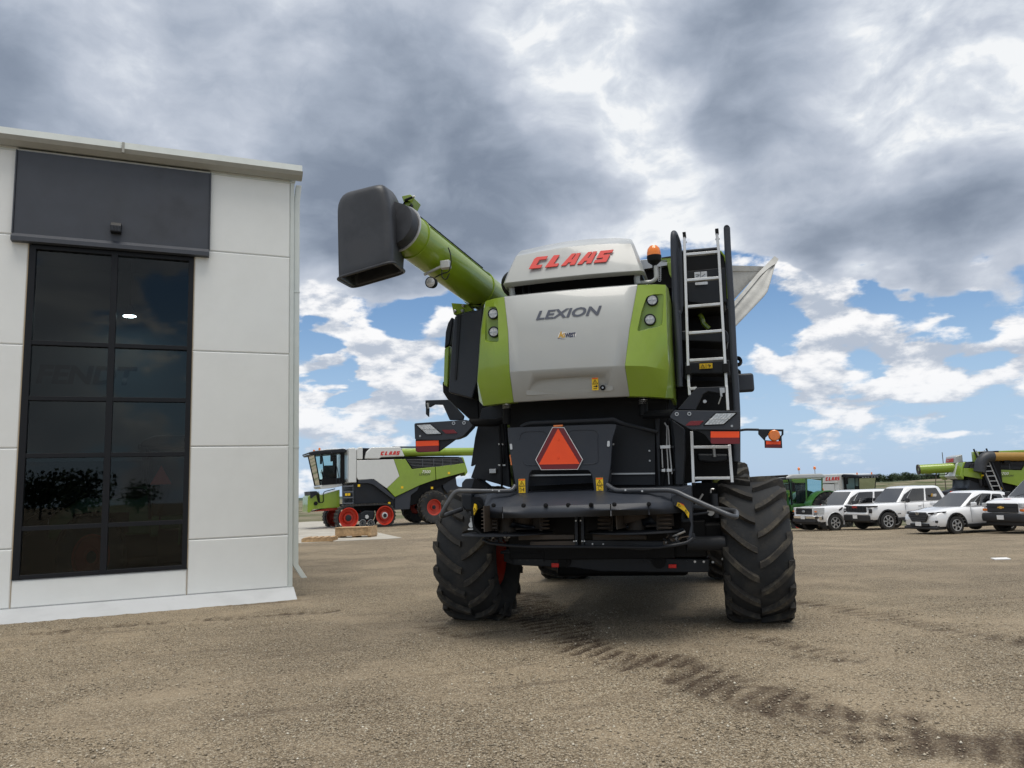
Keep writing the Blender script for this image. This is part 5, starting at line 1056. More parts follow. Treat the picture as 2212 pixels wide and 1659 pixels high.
    for s_ in (-1,1): MB().add([(glp[0][0],s_*w1,glp[0][1]),(K(505),s_*1.0,Zf(195)),(K(505),s_*1.0,Zf(525)),(glp[3][0],s_*w2,glp[3][1])],[(0,1,2,3)]).build('side_glass','cabg',root,smooth=0)
    for s_ in (-1,1):
        MB().tube([(K(150),s_*w1,Zf(200)),(K(225),s_*w2,Zf(545))],.035,6).build('cab_pillar','black',root)
        MB().tube([(K(235),s_*.98,Zf(200)),(K(290),s_*.9,Zf(545))],.035,6).build('cab_pillar','black',root)
        MB().box((K(480),s_*.98,Zf(360)),(.22,.06,1.5)).build('cab_pillar','black',root)
        MB().ex([(K(240),s_*.99,Zf(470)),(K(505),s_*.99,Zf(470)),(K(505),s_*.99,Zf(530)),(K(235),s_*.99,Zf(545))],UY*-.04*s_).build('door_sill','black',root)
    sbox('seat','cabin',root,K(420),K(300),-.28,.28,Zf(500),Zf(320),.05)
    MB().tube([(K(300),0,Zf(500)),(K(280),0,Zf(390))],.04,6).build('steering_column','black',root); MB().tube([Vector((K(275)+.03*math.cos(i),.19*math.cos(i*.7),Zf(385)+.19*math.sin(i*.7)*.5)) for i in range(10)],.015,5).build('steering_wheel','black',root)
    rf=prof('cab_roof','dgrey',root,PZ([(78,178),(150,162),(480,140),(522,150),(522,185),(300,200),(200,205),(100,212)]),-1.12,1.12,.05)
    prof('roof_top','white2',root,PZ([(180,158),(300,140),(520,136),(520,150),(300,158)]),-.95,.95,.03)
    for y in (-.8,-.5,-.2,.2,.5,.8): MB().box((K(92),y,Zf(190)),(.04,.16,.09)).build('roof_lamp','lens',rf)
    for s_ in (-1,1): MB().lathe([(0,.06),(.10,.055),(.13,.001)],(K(215),s_*.8,Zf(152)),(0,0,1),14).build('beacon','amber',rf)
    for s_ in (-1,1):
        mr_=MB().tube(round_path([(K(200),s_*1.05,Zf(185)),(K(330),s_*1.35,Zf(180)),(K(330),s_*1.45,Zf(200))],.08),.02,6).build('mirror_arm','black',root); MB().box((K(328),s_*1.45,Zf(240)),(.10,.20,.42)).build('mirror','black',mr_,bevel=.03)
    prof('cab_floor','white2',root,PZ([(215,545),(480,530),(480,560),(360,580),(230,585),(215,565)]),-.95,.95,.03)
    # ladder to the cab
    lad=MB(); yl_=near*1.45
    for px in (462,582): MB().tube([(K(px-8 if px==462 else px-4),yl_,Zf(550)),(K(px),yl_,Zf(880))],.03,6).build('ladder_rail','stepg',root)
    for k in range(6): sbox('ladder_step','stepg',root,K(580),K(462),yl_-.12,yl_+.12,Zf(560+k*63),Zf(575+k*63),.006)
    MB().tube(round_path([(K(560),yl_,Zf(550)),(K(565),yl_,Zf(320)),(K(600),yl_,Zf(325)),(K(605),yl_,Zf(540))],.1),.025,6).build('hand_rail','dgrey',root)
    MB().tube(round_path([(K(395),near*1.2,Zf(540)),(K(400),near*1.2,Zf(330)),(K(440),near*1.2,Zf(540))],.1),.02,6).build('hand_rail','dgrey',root)
    for px,py in ((490,500),(645,563),(1175,598),(1780,448),(1555,615),(1012,772),(495,658),(528,658)): sbox('warning_label','yellow',root,K(px+14),K(px-14),Yn+near*.001,Yn+near*.012,Zf(py+13),Zf(py-13),0) if px not in (490,) else None
    # feeder house
    fh=prof('feeder_house','green',root,PZ([(80,668),(180,610),(230,655),(455,600),(455,800),(140,808),(100,845),(75,840)]),-.8,.8,.03)
    MB().lathe([(0,.10),(near*.05,.10),(near*.06,.001)],(K(170),near*.81,Zf(745)),(0,1,0),16).build('shaft_end','black',fh)
    prof('header_lock','dgrey',root,PZ([(100,610),(180,608),(190,640),(110,690)]),-.9,.9,.02)
    for k in range(3): MB().tube(round_path([(K(175+k*15),near*.83,Zf(615)),(K(200+k*8),near*.85,Zf(740)),(K(262),near*.86,Zf(735)),(K(255),near*.85,Zf(620)),(K(400),near*.8,Zf(590))],.15),.022,6).build('hose','black',fh)
    prof('feeder_base','wred',root,PZ([(140,835),(330,800),(455,805),(455,830)]),-.6,.6,.01)
    # running gear
    if tracks:
        for s_ in (-1,1):
            tr=thing('track_unit',None,None,(0,s_*1.55,0)); tr.parent=root; w2=.36
            c1,c2=(K(505),Zf(915)),(K(935),Zf(905)); R1,R2=.58,.54; path=[]
            for i in range(13): a=math.pi/2+.12-i*0+ (math.pi*.98)*0; 
            path=[]
            for i in range(15): a=-math.pi*.42+i/14*math.pi*.94; path.append((c1[0]+R1*math.cos(a),c1[1]+R1*math.sin(a)))
            for i in range(15): a=math.pi*.52+i/14*math.pi*.90; path.append((c2[0]+R2*math.cos(a),c2[1]+R2*math.sin(a)))
            zb=min(z for x,z in path); path+= [(K(765),.02),(K(668),.02)]
            n=len(path); rg_=[]
            for i,(x,z) in enumerate(path):
                px,pz=path[i-1]; qx,qz=path[(i+1)%n]; t_=Vector((qx-px,qz-pz)).normalized(); nn=Vector((t_.y,-t_.x)); 
                rg_.append([Vector((x+nn.x*o_,y_,z+nn.y*o_)) for y_,o_ in ((-w2,-.03),(-w2,.03),(w2,.03),(w2,-.03))])
            rg_.append(rg_[0]); bt_=MB().loft(rg_,caps=False).build('track_belt','rubber',tr)
            g=MB(); L=[0]; pp_=path+[path[0]]
            for a,b in zip(pp_,pp_[1:]): L.append(L[-1]+math.dist(a,b))
            for k in range(46):
                s0=L[-1]*k/46; i=max(j for j in range(n) if L[j]<=s0); t_=(s0-L[i])/(L[i+1]-L[i]); a,b=pp_[i],pp_[i+1]; x=a[0]+(b[0]-a[0])*t_; z=a[1]+(b[1]-a[1])*t_; tv=Vector((b[0]-a[0],b[1]-a[1])).normalized(); nn=(tv.y,-tv.x)
                an=math.atan2(tv.y,tv.x); g.box((x+nn[0]*.045,0,z+nn[1]*.045),(.075,2*w2,.045),Matrix.Rotation(-an,3,'Y'))
            g.build('track_lugs','lug',bt_,smooth=0)
            for cx_,cz_,r_ in ((*c1,.50),(*c2,.47)):
                wh=MB().lathe([(s_*w2*1.02,r_),(s_*w2*1.02,r_-.04),(s_*.18,r_-.09),(s_*.12,.26),(s_*.25,.22),(s_*.25,.001)],(cx_,0,cz_),(0,1,0),36).build('drive_wheel','wred',tr,smooth=45)
                MB().lathe([(s_*.26,.16),(s_*.36,.15),(s_*.37,.12),(s_*.37,.001)],(cx_,0,cz_),(0,1,0),20).build('hub','alu' if cx_<0 else 'dgrey',wh); MB().lathe([(s_*.375,.10),(s_*.39,.001)],(cx_,0,cz_),(0,1,0),20).build('hub_cap','dgrey',wh)
            for px,py in ((668,980),(765,985)):
                wh=MB().lathe([(s_*w2*1.0,.185),(s_*w2*1.02,.175),(s_*w2*.9,.16),(s_*w2*.9,.001)],(K(px),0,Zf(py)),(0,1,0),24).build('track_roller','dgrey',tr); MB().lathe([(s_*w2*1.03,.185),(s_*w2*1.03,.17)],(K(px),0,Zf(py)),(0,1,0),24).build('roller_ring','alu',wh)
                for q_ in range(10): a=q_*math.pi/5; MB().tube([(K(px)+.06*math.cos(a),s_*w2*.92,Zf(py)+.06*math.sin(a)),(K(px)+.15*math.cos(a),s_*w2*.92,Zf(py)+.15*math.sin(a))],.008,4).build('spoke','alu',wh)
            prof('track_frame','dgrey',tr,PZ([(640,870),(700,840),(820,850),(800,940),(760,950),(640,960)]),-.2*1,.2+s_*.1,.05); MB().lathe([(s_*.3,.11),(s_*.33,.10),(s_*.33,.001)],(K(722),0,Zf(912)),(0,1,0),6).build('pivot_cap','alu',tr)
    else:
        for s_ in (-1,1): simple_wheel('front_wheel',root,(K(560),s_*1.5,.98),.98,.8,.5,s_,'wred',20)
    for s_ in (-1,1): simple_wheel('rear_wheel',root,(K(1565),s_*1.52,Zf(838)),.80,.62,.40,s_,'wred',18)
    MB().tube([(K(1565),-1.4,Zf(838)),(K(1565),1.4,Zf(838))],.12,10).build('rear_axle','black',root)
    prof('steering_gear','dgrey',root,PZ([(1400,620),(1700,560),(1760,700),(1500,780),(1420,760)]),-1.1,1.1,.02)
HD1=R(-114)
c1_=at_root('combine_harvester','green and white combine harvester on rubber tracks parked side on beyond the wooden pallets','combine',736,39.2,HD1,'combine harvesters parked in the yard')
CB['group']='combine harvesters parked in the yard'
combine(c1_,1); c1_.scale=(.93,1,1)
c2_=at_root('combine_harvester','combine harvester facing right behind the dark green tractor and the leftmost pickup','combine',1846,50,R(146),'combine harvesters parked in the yard',dz=-.55)
combine(c2_,-1,tracks=False,number=None,trion=True); c2_.scale=(.66,1,1)
h3=R(98); d=ray(2052,1080); t_=46/d.y; hx=d.x*t_+math.sin(h3)*6.9; hy=46+math.cos(h3)*6.9
c3_=thing('combine_harvester','green combine harvester with a tall silver ladder at its rear, standing behind the small car','combine',(hx,hy,gh(hx,hy)+.15),math.pi/2-h3,'combine harvesters parked in the yard')
combine(c3_,-1,tracks=False,number='8700',auger=False,letters=False)
# rear details of the right hand combine: rear hood lettering, ladder, folded auger
K_=lambda px:(505-px)/226.
prof('upper_cladding','green',c3_,[(K_(1850),3.35),(K_(630),3.35),(K_(630),3.95),(K_(1850),3.95)],-1.52,-1.2,.05)
prof('engine_hood','white',c3_,[(K_(2010),3.35),(K_(1990),3.75),(K_(1900),3.85),(K_(1900),3.3)],-.6,.8,.05)
logo(c3_,'red',(K_(2012),.55,3.42),(0,-1,0),(0.1,0,1),1.0,.22)
for x in (0,.42): MB().tube([(K_(1800)-.15+x,-1.75,4.0),(K_(1800)+.55+x,-1.95,1.2)],.032,4).build('ladder_rail','alu',c3_)
for k in range(10): sbox('rung','alu',c3_,K_(1800)+.5-k*.07,K_(1800)+.92-k*.07,-1.96+k*.02,-1.92+k*.02,1.4+k*.28,1.435+k*.28,0)
for x in (-.12,.55): MB().tube([(K_(1800)-.15+x,-1.72,4.1),(K_(1800)+.5+x,-1.90,1.5)],.05,6).build('hand_rail','dgrey',c3_)
sbox('platform_cabinet','black',c3_,K_(1780),K_(1560),-1.7,-.7,2.0,3.95)
sbox('warning_label','yellow',c3_,K_(1803)-.06,K_(1803)-.05,-2.1,-1.85,2.55,2.62,0)
au=MB().lathe([(0,.28),(2.1,.28)],(K_(1960),-.3,3.1),(-1,.06,-.02),32,True).build('auger_tube','green',c3_)
d3=Vector((-1,.06,-.02)).normalized(); s3=Vector((K_(1960),-.3,3.1))
MB().lathe([(2.06,.30),(2.14,.30),(2.14,.24),(2.08,.001)],s3,d3,32).build('auger_end','brown',au); MB().lathe([(-.03,.31),(.04,.31),(.04,.2)],s3,d3,28).build('clamp_band','alu',au)
MB().loft([[Vector(c)+Vector((0,math.cos(a)*r_*q_,math.sin(a)*r_)) +Vector((math.sin(a)*r_*t_,0,0)) for a in [i*math.pi/8 for i in range(16)]] for c,r_,q_,t_ in (((s3.x-.05,s3.y,s3.z),.30,1,0),((s3.x+.35,s3.y-.35,s3.z-.04),.36,1,.1),((s3.x+.75,s3.y-.75,s3.z-.3),.38,1,.35),((s3.x+.95,s3.y-.85,s3.z-.85),.36,1,.6))]).build('auger_spout','boot',c3_)
MB().tube([s3+d3*2.0-UZ*.40,s3+d3*.6-UZ*.38,s3+d3*.5-UZ*.28],.03,6).build('auger_rod','dgrey',au)
sbox('lamp_carrier','dgrey',c3_,K_(2130),K_(2100),1.2,1.9,1.55,1.75); sbox('orange_reflector','orange',c3_,K_(2136),K_(2131),1.4,1.85,1.40,1.56,0)
MB().ex([(K_(2136),.9,1.85),(K_(2136),.65,1.42),(K_(2136),1.15,1.42)],UX*.02).build('vehicle_emblem','orange',c3_,smooth=0)
sbox('orange_reflector','orange',c3_,K_(2136),K_(2131),-1.4,-.95,1.6,1.75,0)
# a fourth machine at the right hand edge, known by its ochre auger
d_=ray(2230,1000); t_=44/d_.y; gx=d_.x*t_
c4_=thing('combine_harvester','combine harvester at the right edge with an ochre auger and black spout pointing left','combine',(gx,44,gh(gx,44)),0,'combine harvesters parked in the yard')
def H4(u,v,y=44): q=hit(u,v,Vector((0,y,0)),UY); return q-Vector(c4_.location)
a,b=H4(1645.8+.256*1925,960.1+.256*103),H4(2290,986)
m=MB().lathe([(0,.25),((b-a).length,.25)],a,b-a,28,True).build('auger_tube','ochre',c4_)
for px in (2060,): p=H4(1645.8+.256*px,960.1+.256*135); MB().box(p-UZ*.0,(.35,.25,.35)).build('auger_bracket','black',m,bevel=.03)
MB().tube(round_path([a+UX*.15,a-UX*.25,a-UX*.55-UZ*.30,a-UX*.70-UZ*.85],.5,6),.31,24).build('auger_spout','boot',c4_)
p=H4(2225,1010); sbox('cab_corner','black',c4_,p.x-.5,p.x+2.5,.2,2.2,2.2,3.5,.15); sbox('body','green',c4_,p.x+1,p.x+8,.2,3.2,1.2,3.7,.05); sbox('cab_glass','cg',c4_,p.x-.44,p.x+1.2,.17,.19,2.5,3.35,0); sbox('cab_frame','ochre',c4_,p.x-.6,p.x-.5,.1,.3,2.0,3.5,.04)
for k in (2.2,7): simple_wheel('wheel',c4_,(p.x+k,.3,.85),.85,.6,.45,-1,'wred',16)
# ---------------- tractor ----------------
def tractor(root,loader=False,k=1.0,dark=False):
    """x forward; about 3.3 m tall"""
    g='tgreen'
    prof('chassis','black',root,[(-.6,.7),(2.9,.6),(3.1,.9),(2.9,1.2),(-.6,1.3)],-.35,.35,.03)
    hd=MB().loft([[Vector((x,y_*w_,z0 if q_<0 else z1)) for y_,q_ in ((-1,-1),(-1,.2),(-.75,1),(.75,1),(1,.2),(1,-1))] for x,w_,z0,z1 in ((.9,.48,1.1,2.05),(2.2,.46,1.1,1.95),(3.0,.42,1.05,1.72),(3.25,.36,1.1,1.55))]).build('bonnet',g,root,bevel=.04)
    sbox('front_grille','black',hd,3.1,3.27,-.30,.30,1.15,1.6,.03)
    for s_ in (-1,1):
        sbox('headlight','lens',hd,3.15,3.29,s_*.12,s_*.30,1.36,1.48,.02); sbox('side_grille','black',hd,1.4,2.7,s_*.44,s_*.475,1.15,1.55,.02)
    # cab
    b=[(-.75,1.35),(.85,1.35),(1.0,2.75),(-.95,2.75)]
    sbox('cab_base',g,root,-.75,.9,-.62,.62,1.05,1.45,.04); sbox('seat','cabin',root,-.45,.1,-.25,.25,1.45,2.15,.06); MB().tube([(.75,0,1.45),(.5,0,1.95)],.05,6).build('steering_column','black',root)
    for s_ in (-1,1):
        for (x0,z0_),(x1,z1_) in (((-.85,1.5),(-.95,2.8)),((.9,1.4),(1.0,2.8)),((.05,1.4),(.0,2.8))): MB().tube([(x0,s_*.72,z0_),(x1,s_*.78,z1_)],.04,6).build('cab_pillar','tgreen' if x0<.5 else 'black',root)
        MB().add([(-.85,s_*.72,1.45),(.9,s_*.72,1.45),(1.0,s_*.78,2.75),(-.95,s_*.78,2.75)],[(0,1,2,3)]).build('side_glass','cabg',root,smooth=0)
        ma=MB().tube([(1.0,s_*.8,2.6),(1.05,s_*1.25,2.65)],.02,6).build('mirror_arm','black',root); MB().box((1.05,s_*1.27,2.35),(.1,.22,.5)).build('mirror','black',ma,bevel=.03)
    MB().add([(.9,-.7,1.45),(.9,.7,1.45),(1.0,.77,2.75),(1.0,-.77,2.75)],[(0,1,2,3)]).build('windscreen','cabg',root,smooth=0)
    MB().add([(-.85,-.7,1.5),(-.85,.7,1.5),(-.95,.77,2.75),(-.95,-.77,2.75)],[(0,1,2,3)]).build('rear_glass','cabg',root,smooth=0)
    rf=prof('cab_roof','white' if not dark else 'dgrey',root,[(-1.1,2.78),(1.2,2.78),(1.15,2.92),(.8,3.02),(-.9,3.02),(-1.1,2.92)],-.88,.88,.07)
    sbox('roof_front','dgrey',rf,1.0,1.24,-.82,.82,2.74,2.86,.03)
    for s_ in (-1,1):
        bc_=MB().tube([(-.55,s_*.8,2.95),(-.55,s_*.8,3.25)],.02,6).build('beacon_arm','steel',rf); MB().lathe([(0,.07),(.12,.065),(.17,.02)],(-.55,s_*.8,3.25),(0,0,1),14).build('beacon','amber',bc_)
    for s_ in (-1,1):
        # rear mudguard
        n=10; rg_=[]
        for i in range(n+1):
            a=math.radians(-5+i*17); c=(-.9,1.0); r_=1.12; rg_.append([Vector((c[0]+math.cos(a)*rr2,y_,c[1]+math.sin(a)*rr2)) for y_,rr2 in ((s_*.60,r_),(s_*1.30,r_),(s_*1.30,r_-.06),(s_*.60,r_-.06))])
        MB().loft(rg_).build('mudguard',g,root,bevel=.01)
        MB().ex([(-.9+1.10*math.cos(math.radians(-5+i*17)),s_*.62,1.0+1.10*math.sin(math.radians(-5+i*17))) for i in range(11)],UY*.04*s_).build('mudguard_side',g,root)
        rg_=[]
        for i in range(8): a=math.radians(15+i*20); rg_.append([Vector((2.2+math.cos(a)*rr2,y_,.75+math.sin(a)*rr2)) for y_,rr2 in ((s_*.65,.84),(s_*1.18,.84),(s_*1.18,.81),(s_*.65,.81))])
        MB().loft(rg_).build('front_mudguard','black',root)
        simple_wheel('rear_wheel',root,(-.9,s_*.98,1.0),1.0,.62,.56,s_,'wred',20); simple_wheel('front_wheel',root,(2.2,s_*.92,.75),.75,.52,.42,s_,'wred',18)
    sbox('steps','black',root,.1,.7,.62,1.0,.55,1.2,.03); sbox('steps','black',root,.1,.7,-1.0,-.62,.55,1.2,.03)
    e=MB().ex([(-1.05,.55,2.35),(-1.05,.80,1.95),(-1.05,.30,1.95)],UX*.02).build('vehicle_emblem','orange',root,smooth=0)
    if loader:
        for s_ in (-1,1): MB().ex([(x,s_*.62,z) for x,z in [(.9,1.9),(1.1,2.0),(2.6,2.05),(4.2,1.2),(4.3,.4),(4.1,.4),(3.95,1.1),(2.5,1.85),(1.2,1.8)]],UY*.1*s_).build('loader_arm','black',root,bevel=.02)
        sbox('loader_carrier','black',root,4.1,4.3,-.7,.7,.3,.9,.02)
    return root
T1=at_root('tractor','dark green tractor with white cab roof and two orange beacons behind the white pickups','tractor',1728,42.5,R(-100),'green tractors'); tractor(T1)
m=MB()
for k in range(5): MB().tube([(3.4,-.9+k*.45,2.9),(4.6,-.9+k*.45,2.75)],.04,6).build('front_linkage','black',T1)
MB().tube([(1.0,.7,2.95),(3.4,.9,2.9)],.06,6).build('boom_arm','black',T1); MB().tube([(3.4,-.9,2.9),(3.4,.9,2.9)],.06,6).build('boom_arm','black',T1)
tq=bhit(300,1225,3.1) if False else None
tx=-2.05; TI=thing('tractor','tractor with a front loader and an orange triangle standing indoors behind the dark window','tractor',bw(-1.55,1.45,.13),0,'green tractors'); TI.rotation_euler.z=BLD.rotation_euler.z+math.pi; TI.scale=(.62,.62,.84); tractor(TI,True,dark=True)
# orange triangle facing the window, light strip, carton
a=bhit(348,1027,.45)
EM=thing('vehicle_emblem','orange slow vehicle triangle seen through the lower right pane of the window','sign',bw(a.x,.45,a.z)); EM.rotation_euler.z=BLD.rotation_euler.z
M['emb']=mat('emblem orange indoors',(1.0,.10,.03),.5); MB().ex([(-.155,0,-.14),(.155,0,-.14),(0,0,.16)],UY*.01).build('triangle','emb',EM,smooth=0); MB().tube([(0,.02,-.14),(0,.02,-.9)],.012,6).build('post','black',EM)
# ---------------- cars ----------------
def car(root,L_,Wd,H,wb,fo,belt,hood,cowl,roof0,roof1,tail,wr,kind,ride=.28):
    """x forward with the front axle at 0. fo: front overhang; cowl/roof0/roof1/tail: x of windscreen base, its top, roof end, rear window base"""
    xf=fo; xr=fo-L_; w=Wd/2
    st=[(xf,.60,.42,.62,.40,hood-.24),(xf-.05,.80,.36,.88,.36,hood-.13),(xf-.14,.90,.90,.88,.36,hood-.075),(xf-.28,.965,.95,.28,0,hood-.035),(xf-.55,1.0,.97,.26,0,hood),(cowl+.55,1.0,.965,.25,0,hood*.55+belt*.45),(cowl+.1,1.0,.96,.25,0,belt-.02),(cowl-.3,1.0,.955,.25,0,belt),(-1.6,1.0,.955,.25,0,belt+.01),(tail+.1,1.0,.955,.27,0,belt+.03),(xr+.25,1.0,.96,.30,0,belt+.03),(xr+.04,.97,.93,.36,0,belt),(xr,.90,.86,.42,0,belt-.05)]
    rg_=[]
    zz0=ride
    for i,(x,wl,wh,_,__,zt_) in enumerate(st):
        if i==0: wl,wh,zb=.80,.78,zz0+.12
        elif i==1: wl,wh,zb=.90,.88,zz0+.05
        else: zb=zz0+(.06 if i<11 else .15)
        zm=zb+(zt_-zb)*.45; zs=zb+(zt_-zb)*.82
        rg_.append([Vector((x,y*w,z)) for y,z in ((-wl*.94,zb),(-wl*.99,zb+.10),(-wl*1.0,zm-.08),(-wl*1.0,zm+.04),(-wl*.985,zs-.02),(-wh*.97,zt_-.045),(-wh*.90,zt_-.008),(-wh*.5,zt_+.018),(wh*.5,zt_+.018),(wh*.90,zt_-.008),(wh*.97,zt_-.045),(wl*.985,zs-.02),(wl*1.0,zm+.04),(wl*1.0,zm-.08),(wl*.99,zb+.10),(wl*.94,zb))])
    bd=MB().loft(rg_).build('body','carw',root,smooth=40)
    ar=wr+.085
    for x in (0,-wb):
        c=MB().lathe([(-w-.2,ar),(w+.2,ar)],(x,0,wr),(0,1,0),28,True).build('cutter','carw',root,smooth=0); bpy.context.view_layer.update()
        q=bd.modifiers.new('x','BOOLEAN'); q.object=c; q.solver='EXACT'
        dg=bpy.context.evaluated_depsgraph_get(); me=D.meshes.new_from_object(bd.evaluated_get(dg)); bd.modifiers.clear(); bd.data=me; D.objects.remove(c)
    bd.data.shade_smooth(); bd.data.set_sharp_from_angle(angle=R(48))
    q=bd.modifiers.new('b','BEVEL'); q.width=.02; q.segments=2; q.limit_method='ANGLE'; q.angle_limit=R(40)
    sbox('underbody','black',root,xf-.25,xr+.3,-w*.72,w*.72,zz0-.02,zz0+.45,.03)
    sbox('lower_bumper','carb',root,xf-.02,xf-.5,-w*.86,w*.86,zz0-.06,zz0+.14,.04)
    for s_ in (-1,1): sbox('sill','carb',root,-ar-.02,-wb+ar+.02,s_*(w-.06),s_*(w+.012),zz0,zz0+.13,.02)
    for x in (0,-wb):
        for s_ in (-1,1):
            # dark arch lip
            n=12; rr_2=[]
            for i in range(n+1): a=math.radians(-12+i*17); rr_2.append([Vector((x+math.cos(a)*q_,y_,wr+math.sin(a)*q_)) for y_,q_ in ((s_*(w-.10),ar+.0),(s_*(w+.018),ar),(s_*(w+.018),ar+(.055 if kind!='pickup1' else .008)),(s_*(w-.10),ar+(.055 if kind!='pickup1' else .008)))])
            MB().loft(rr_2).build('arch_trim','carb' if kind!='pickup1' else 'carw',root)
            e=thing('wheel',None,None,(x,s_*(w-.13),wr)); e.parent=root; rm_=wr*.64
            MB().lathe([(-.11,rm_),(-.125,wr*.85),(-.10,wr*.985),(0,wr),(.10,wr*.985),(.125,wr*.85),(.11,rm_)],(0,0,0),(0,1,0),32).build('tyre','tyre',e,smooth=45)
            ri=MB().lathe([(s_*.115,rm_+.005),(s_*.105,rm_-.02),(s_*.02,rm_*.9),(s_*.0,.05)],(0,0,0),(0,1,0),28).build('rim','carb',e)
            nsp={'pickup1':6,'pickup2':6,'suv':5,'van':8}[kind]
            for j in range(nsp):
                a=j*2*math.pi/nsp; v=Vector((math.cos(a),0,math.sin(a))); u2=Vector((-math.sin(a),0,math.cos(a))); 
                MB().loft([[v*r2+u2*ww*i2+UY*s_*d2 for i2,d2 in ((-1,.07),(1,.07),(1,.11),(-1,.11))] for r2,ww in ((.04,.035),(rm_*.6,.028),(rm_-.01,.045))]).build('spoke','alu' if kind!='pickup2' else 'steel',ri,smooth=0)
            MB().lathe([(s_*.113,rm_+.003),(s_*.118,rm_-.008),(s_*.11,rm_-.025)],(0,0,0),(0,1,0),28).build('rim_edge','alu',ri); MB().lathe([(s_*.12,.04),(s_*.122,.001)],(0,0,0),(0,1,0),12).build('hub','shiny' if kind!='pickup2' else 'carb',ri)
    # greenhouse
    gw,rw=w*.93,w*.72; z0,z1=belt-.02,H
    if kind=='suv': rt=[(roof0,z1-.03),(roof0-.5,z1),(roof1,z1-.06)]
    else: rt=[(roof0,z1-.03),(roof0-.4,z1),(roof1,z1-.01)]
    GX=[(cowl,gw*.9,z0)]+[]
    def ring(z,xs_,ws): return [Vector((xs_[0],-ws*.90,z)),Vector((xs_[0],ws*.90,z)),Vector((xs_[0]-.35,ws,z)),Vector((xs_[1]+.15,ws,z)),Vector((xs_[1],ws*.93,z)),Vector((xs_[1],-ws*.93,z)),Vector((xs_[1]+.15,-ws,z)),Vector((xs_[0]-.35,-ws,z))]
    r0=ring(z0,(cowl,tail),gw); r1=ring(z1-.07,(roof0+.03,roof1-.04),rw+.03); r2=ring(z1-.005,(roof0-.14,roof1+.10),rw-.07); r3=ring(z1+.012,(roof0-.5,roof1+.5),rw-.3)
    if kind=='suv':
        for rr9 in (r1,r2,r3):
            for v in rr9: t9=max(0,(roof0-.3-v.x)/(roof0-roof1)); v.z-=.15*t9*t9
    gh_=MB().loft([r0,r1,r2,r3]).build('cabin','carw',root,smooth=50); q=gh_.modifiers.new('b','BEVEL'); q.width=.05; q.segments=3; q.limit_method='ANGLE'; q.angle_limit=R(22)
    def pane(name,a,b,c_,d_,u0,u1,v0,v1,v1b=None,off=.012):
        """glass slab proud of the quad a,b (bottom) c,d (top, same order)"""
        def P2(u_,v_): lo=a.lerp(b,u_); hi=c_.lerp(d_,u_); return lo.lerp(hi,v_)
        n=(b-a).cross(c_-a).normalized(); ctr=(r0[0]+r0[5])*.5
        if n.dot(P2(.5,.5)-Vector(((cowl+tail)/2,0,(z0+z1)/2)))<0: n=-n
        p=[P2(u0,v0),P2(u1,v0),P2(u1,v1b or v1),P2(u0,v1)]; p=round_poly(p,.05,3)
        return MB().ex([x+n*off for x in p],-n*.01).build(name,'ws' if name=='windscreen' else 'cg',gh_,smooth=0)
    pane('windscreen',r0[0],r0[1],r1[0],r1[1],.04,.96,.04,.97)
    for i0,i1 in ((2,3),(7,6)):
        a,b,c_,d_=r0[i0],r0[i1],r1[i0],r1[i1]
        if kind=='van': sp2=[(.0,.16)]
        elif kind=='suv': sp2=[(.0,.36),(.39,.72),(.75,.96)]
        else: sp2=[(.0,.46),(.50,.93)]
        for k_,(u0,u1) in enumerate(sp2): pane('side_window',a,b,c_,d_,u0+.01,u1,.08,.93 if k_<2 else .85)
        # front quarter piece between the screen and the door
        a,b,c_,d_=r0[i0-1 if i0==2 else 0],r0[i0],r1[i0-1 if i0==2 else 0],r1[i0]
        pane('quarter_window',a,b,c_,d_,.35,1.0,.08,.55,.93,.010)
    pane('rear_window',r0[5],r0[4],r1[5],r1[4],.08,.92,.2,.9)
    for s_ in (-1,1):
        MB().box((cowl-.38,s_*(w+.10),belt+.10),(.12,.22,.20 if kind!='suv' else .15)).build('mirror','carb' if kind!='suv' else 'carw',root,bevel=.04)
        for x in ([cowl-1.15,cowl-2.2] if kind!='van' else [cowl-1.1]): MB().box((x,s_*(w+.004),belt-.17),(.18,.035,.035)).build('door_handle','chrome' if kind!='pickup2' else 'carw',root,bevel=.01)
        g=MB()
        for x in ((cowl-.32,cowl-1.35,cowl-2.38) if kind!='van' else (cowl-.3,cowl-1.3)): g.box((x,s_*(w*.998),(belt+ride)/2+.08),(.008,.012,belt-ride-.22))
        g.build('door_gap','carb',root,smooth=0)
    return bd
def fbox(name,m,par,x,y0,y1,z0,z1,dp=.03,bevel=.008): return MB().box((x,(y0+y1)/2,(z0+z1)/2),(dp,abs(y1-y0),abs(z1-z0))).build(name,m,par,bevel=bevel)
GR='white vehicles parked in a row'
# pickup with chrome bumper
V1=at_root('pickup_truck','white pickup with chrome front bumper, leftmost in the row of parked vehicles','pickup truck',1771,39.2,R(252),GR)
car(V1,5.9,2.03,1.96,3.69,.95,1.25,1.22,-.95+.25,-1.45,-3.75,-4.05,.42,'pickup1',.42)
xf=.95
fbox('grille','carb',V1,xf+.02,-.62,.62,.84,1.14,.08,.03); gq=[(xf+.07,-.66,.80),(xf+.07,.66,.80),(xf+.07,.68,1.17),(xf+.07,-.68,1.17)]; MB().tube([Vector(p) for p in gq]+[Vector(gq[0]),Vector(gq[1])],.035,8).build('grille_surround','carw',V1)
for k in (.93,1.05): fbox('grille_bar','dgrey',V1,xf+.075,-.6,.6,k-.02,k+.02,.02)
MB().lathe([(0,.001),(.02,.001)],(0,0,0),(1,0,0),8) ; MB().xf(Matrix.Identity(4)); em_=MB().lathe([(0,.06),(.02,.055),(.025,.001)],(xf+.085,0,.99),(1,0,0),20); em_.xf(Matrix.Translation((0,0,0))); 
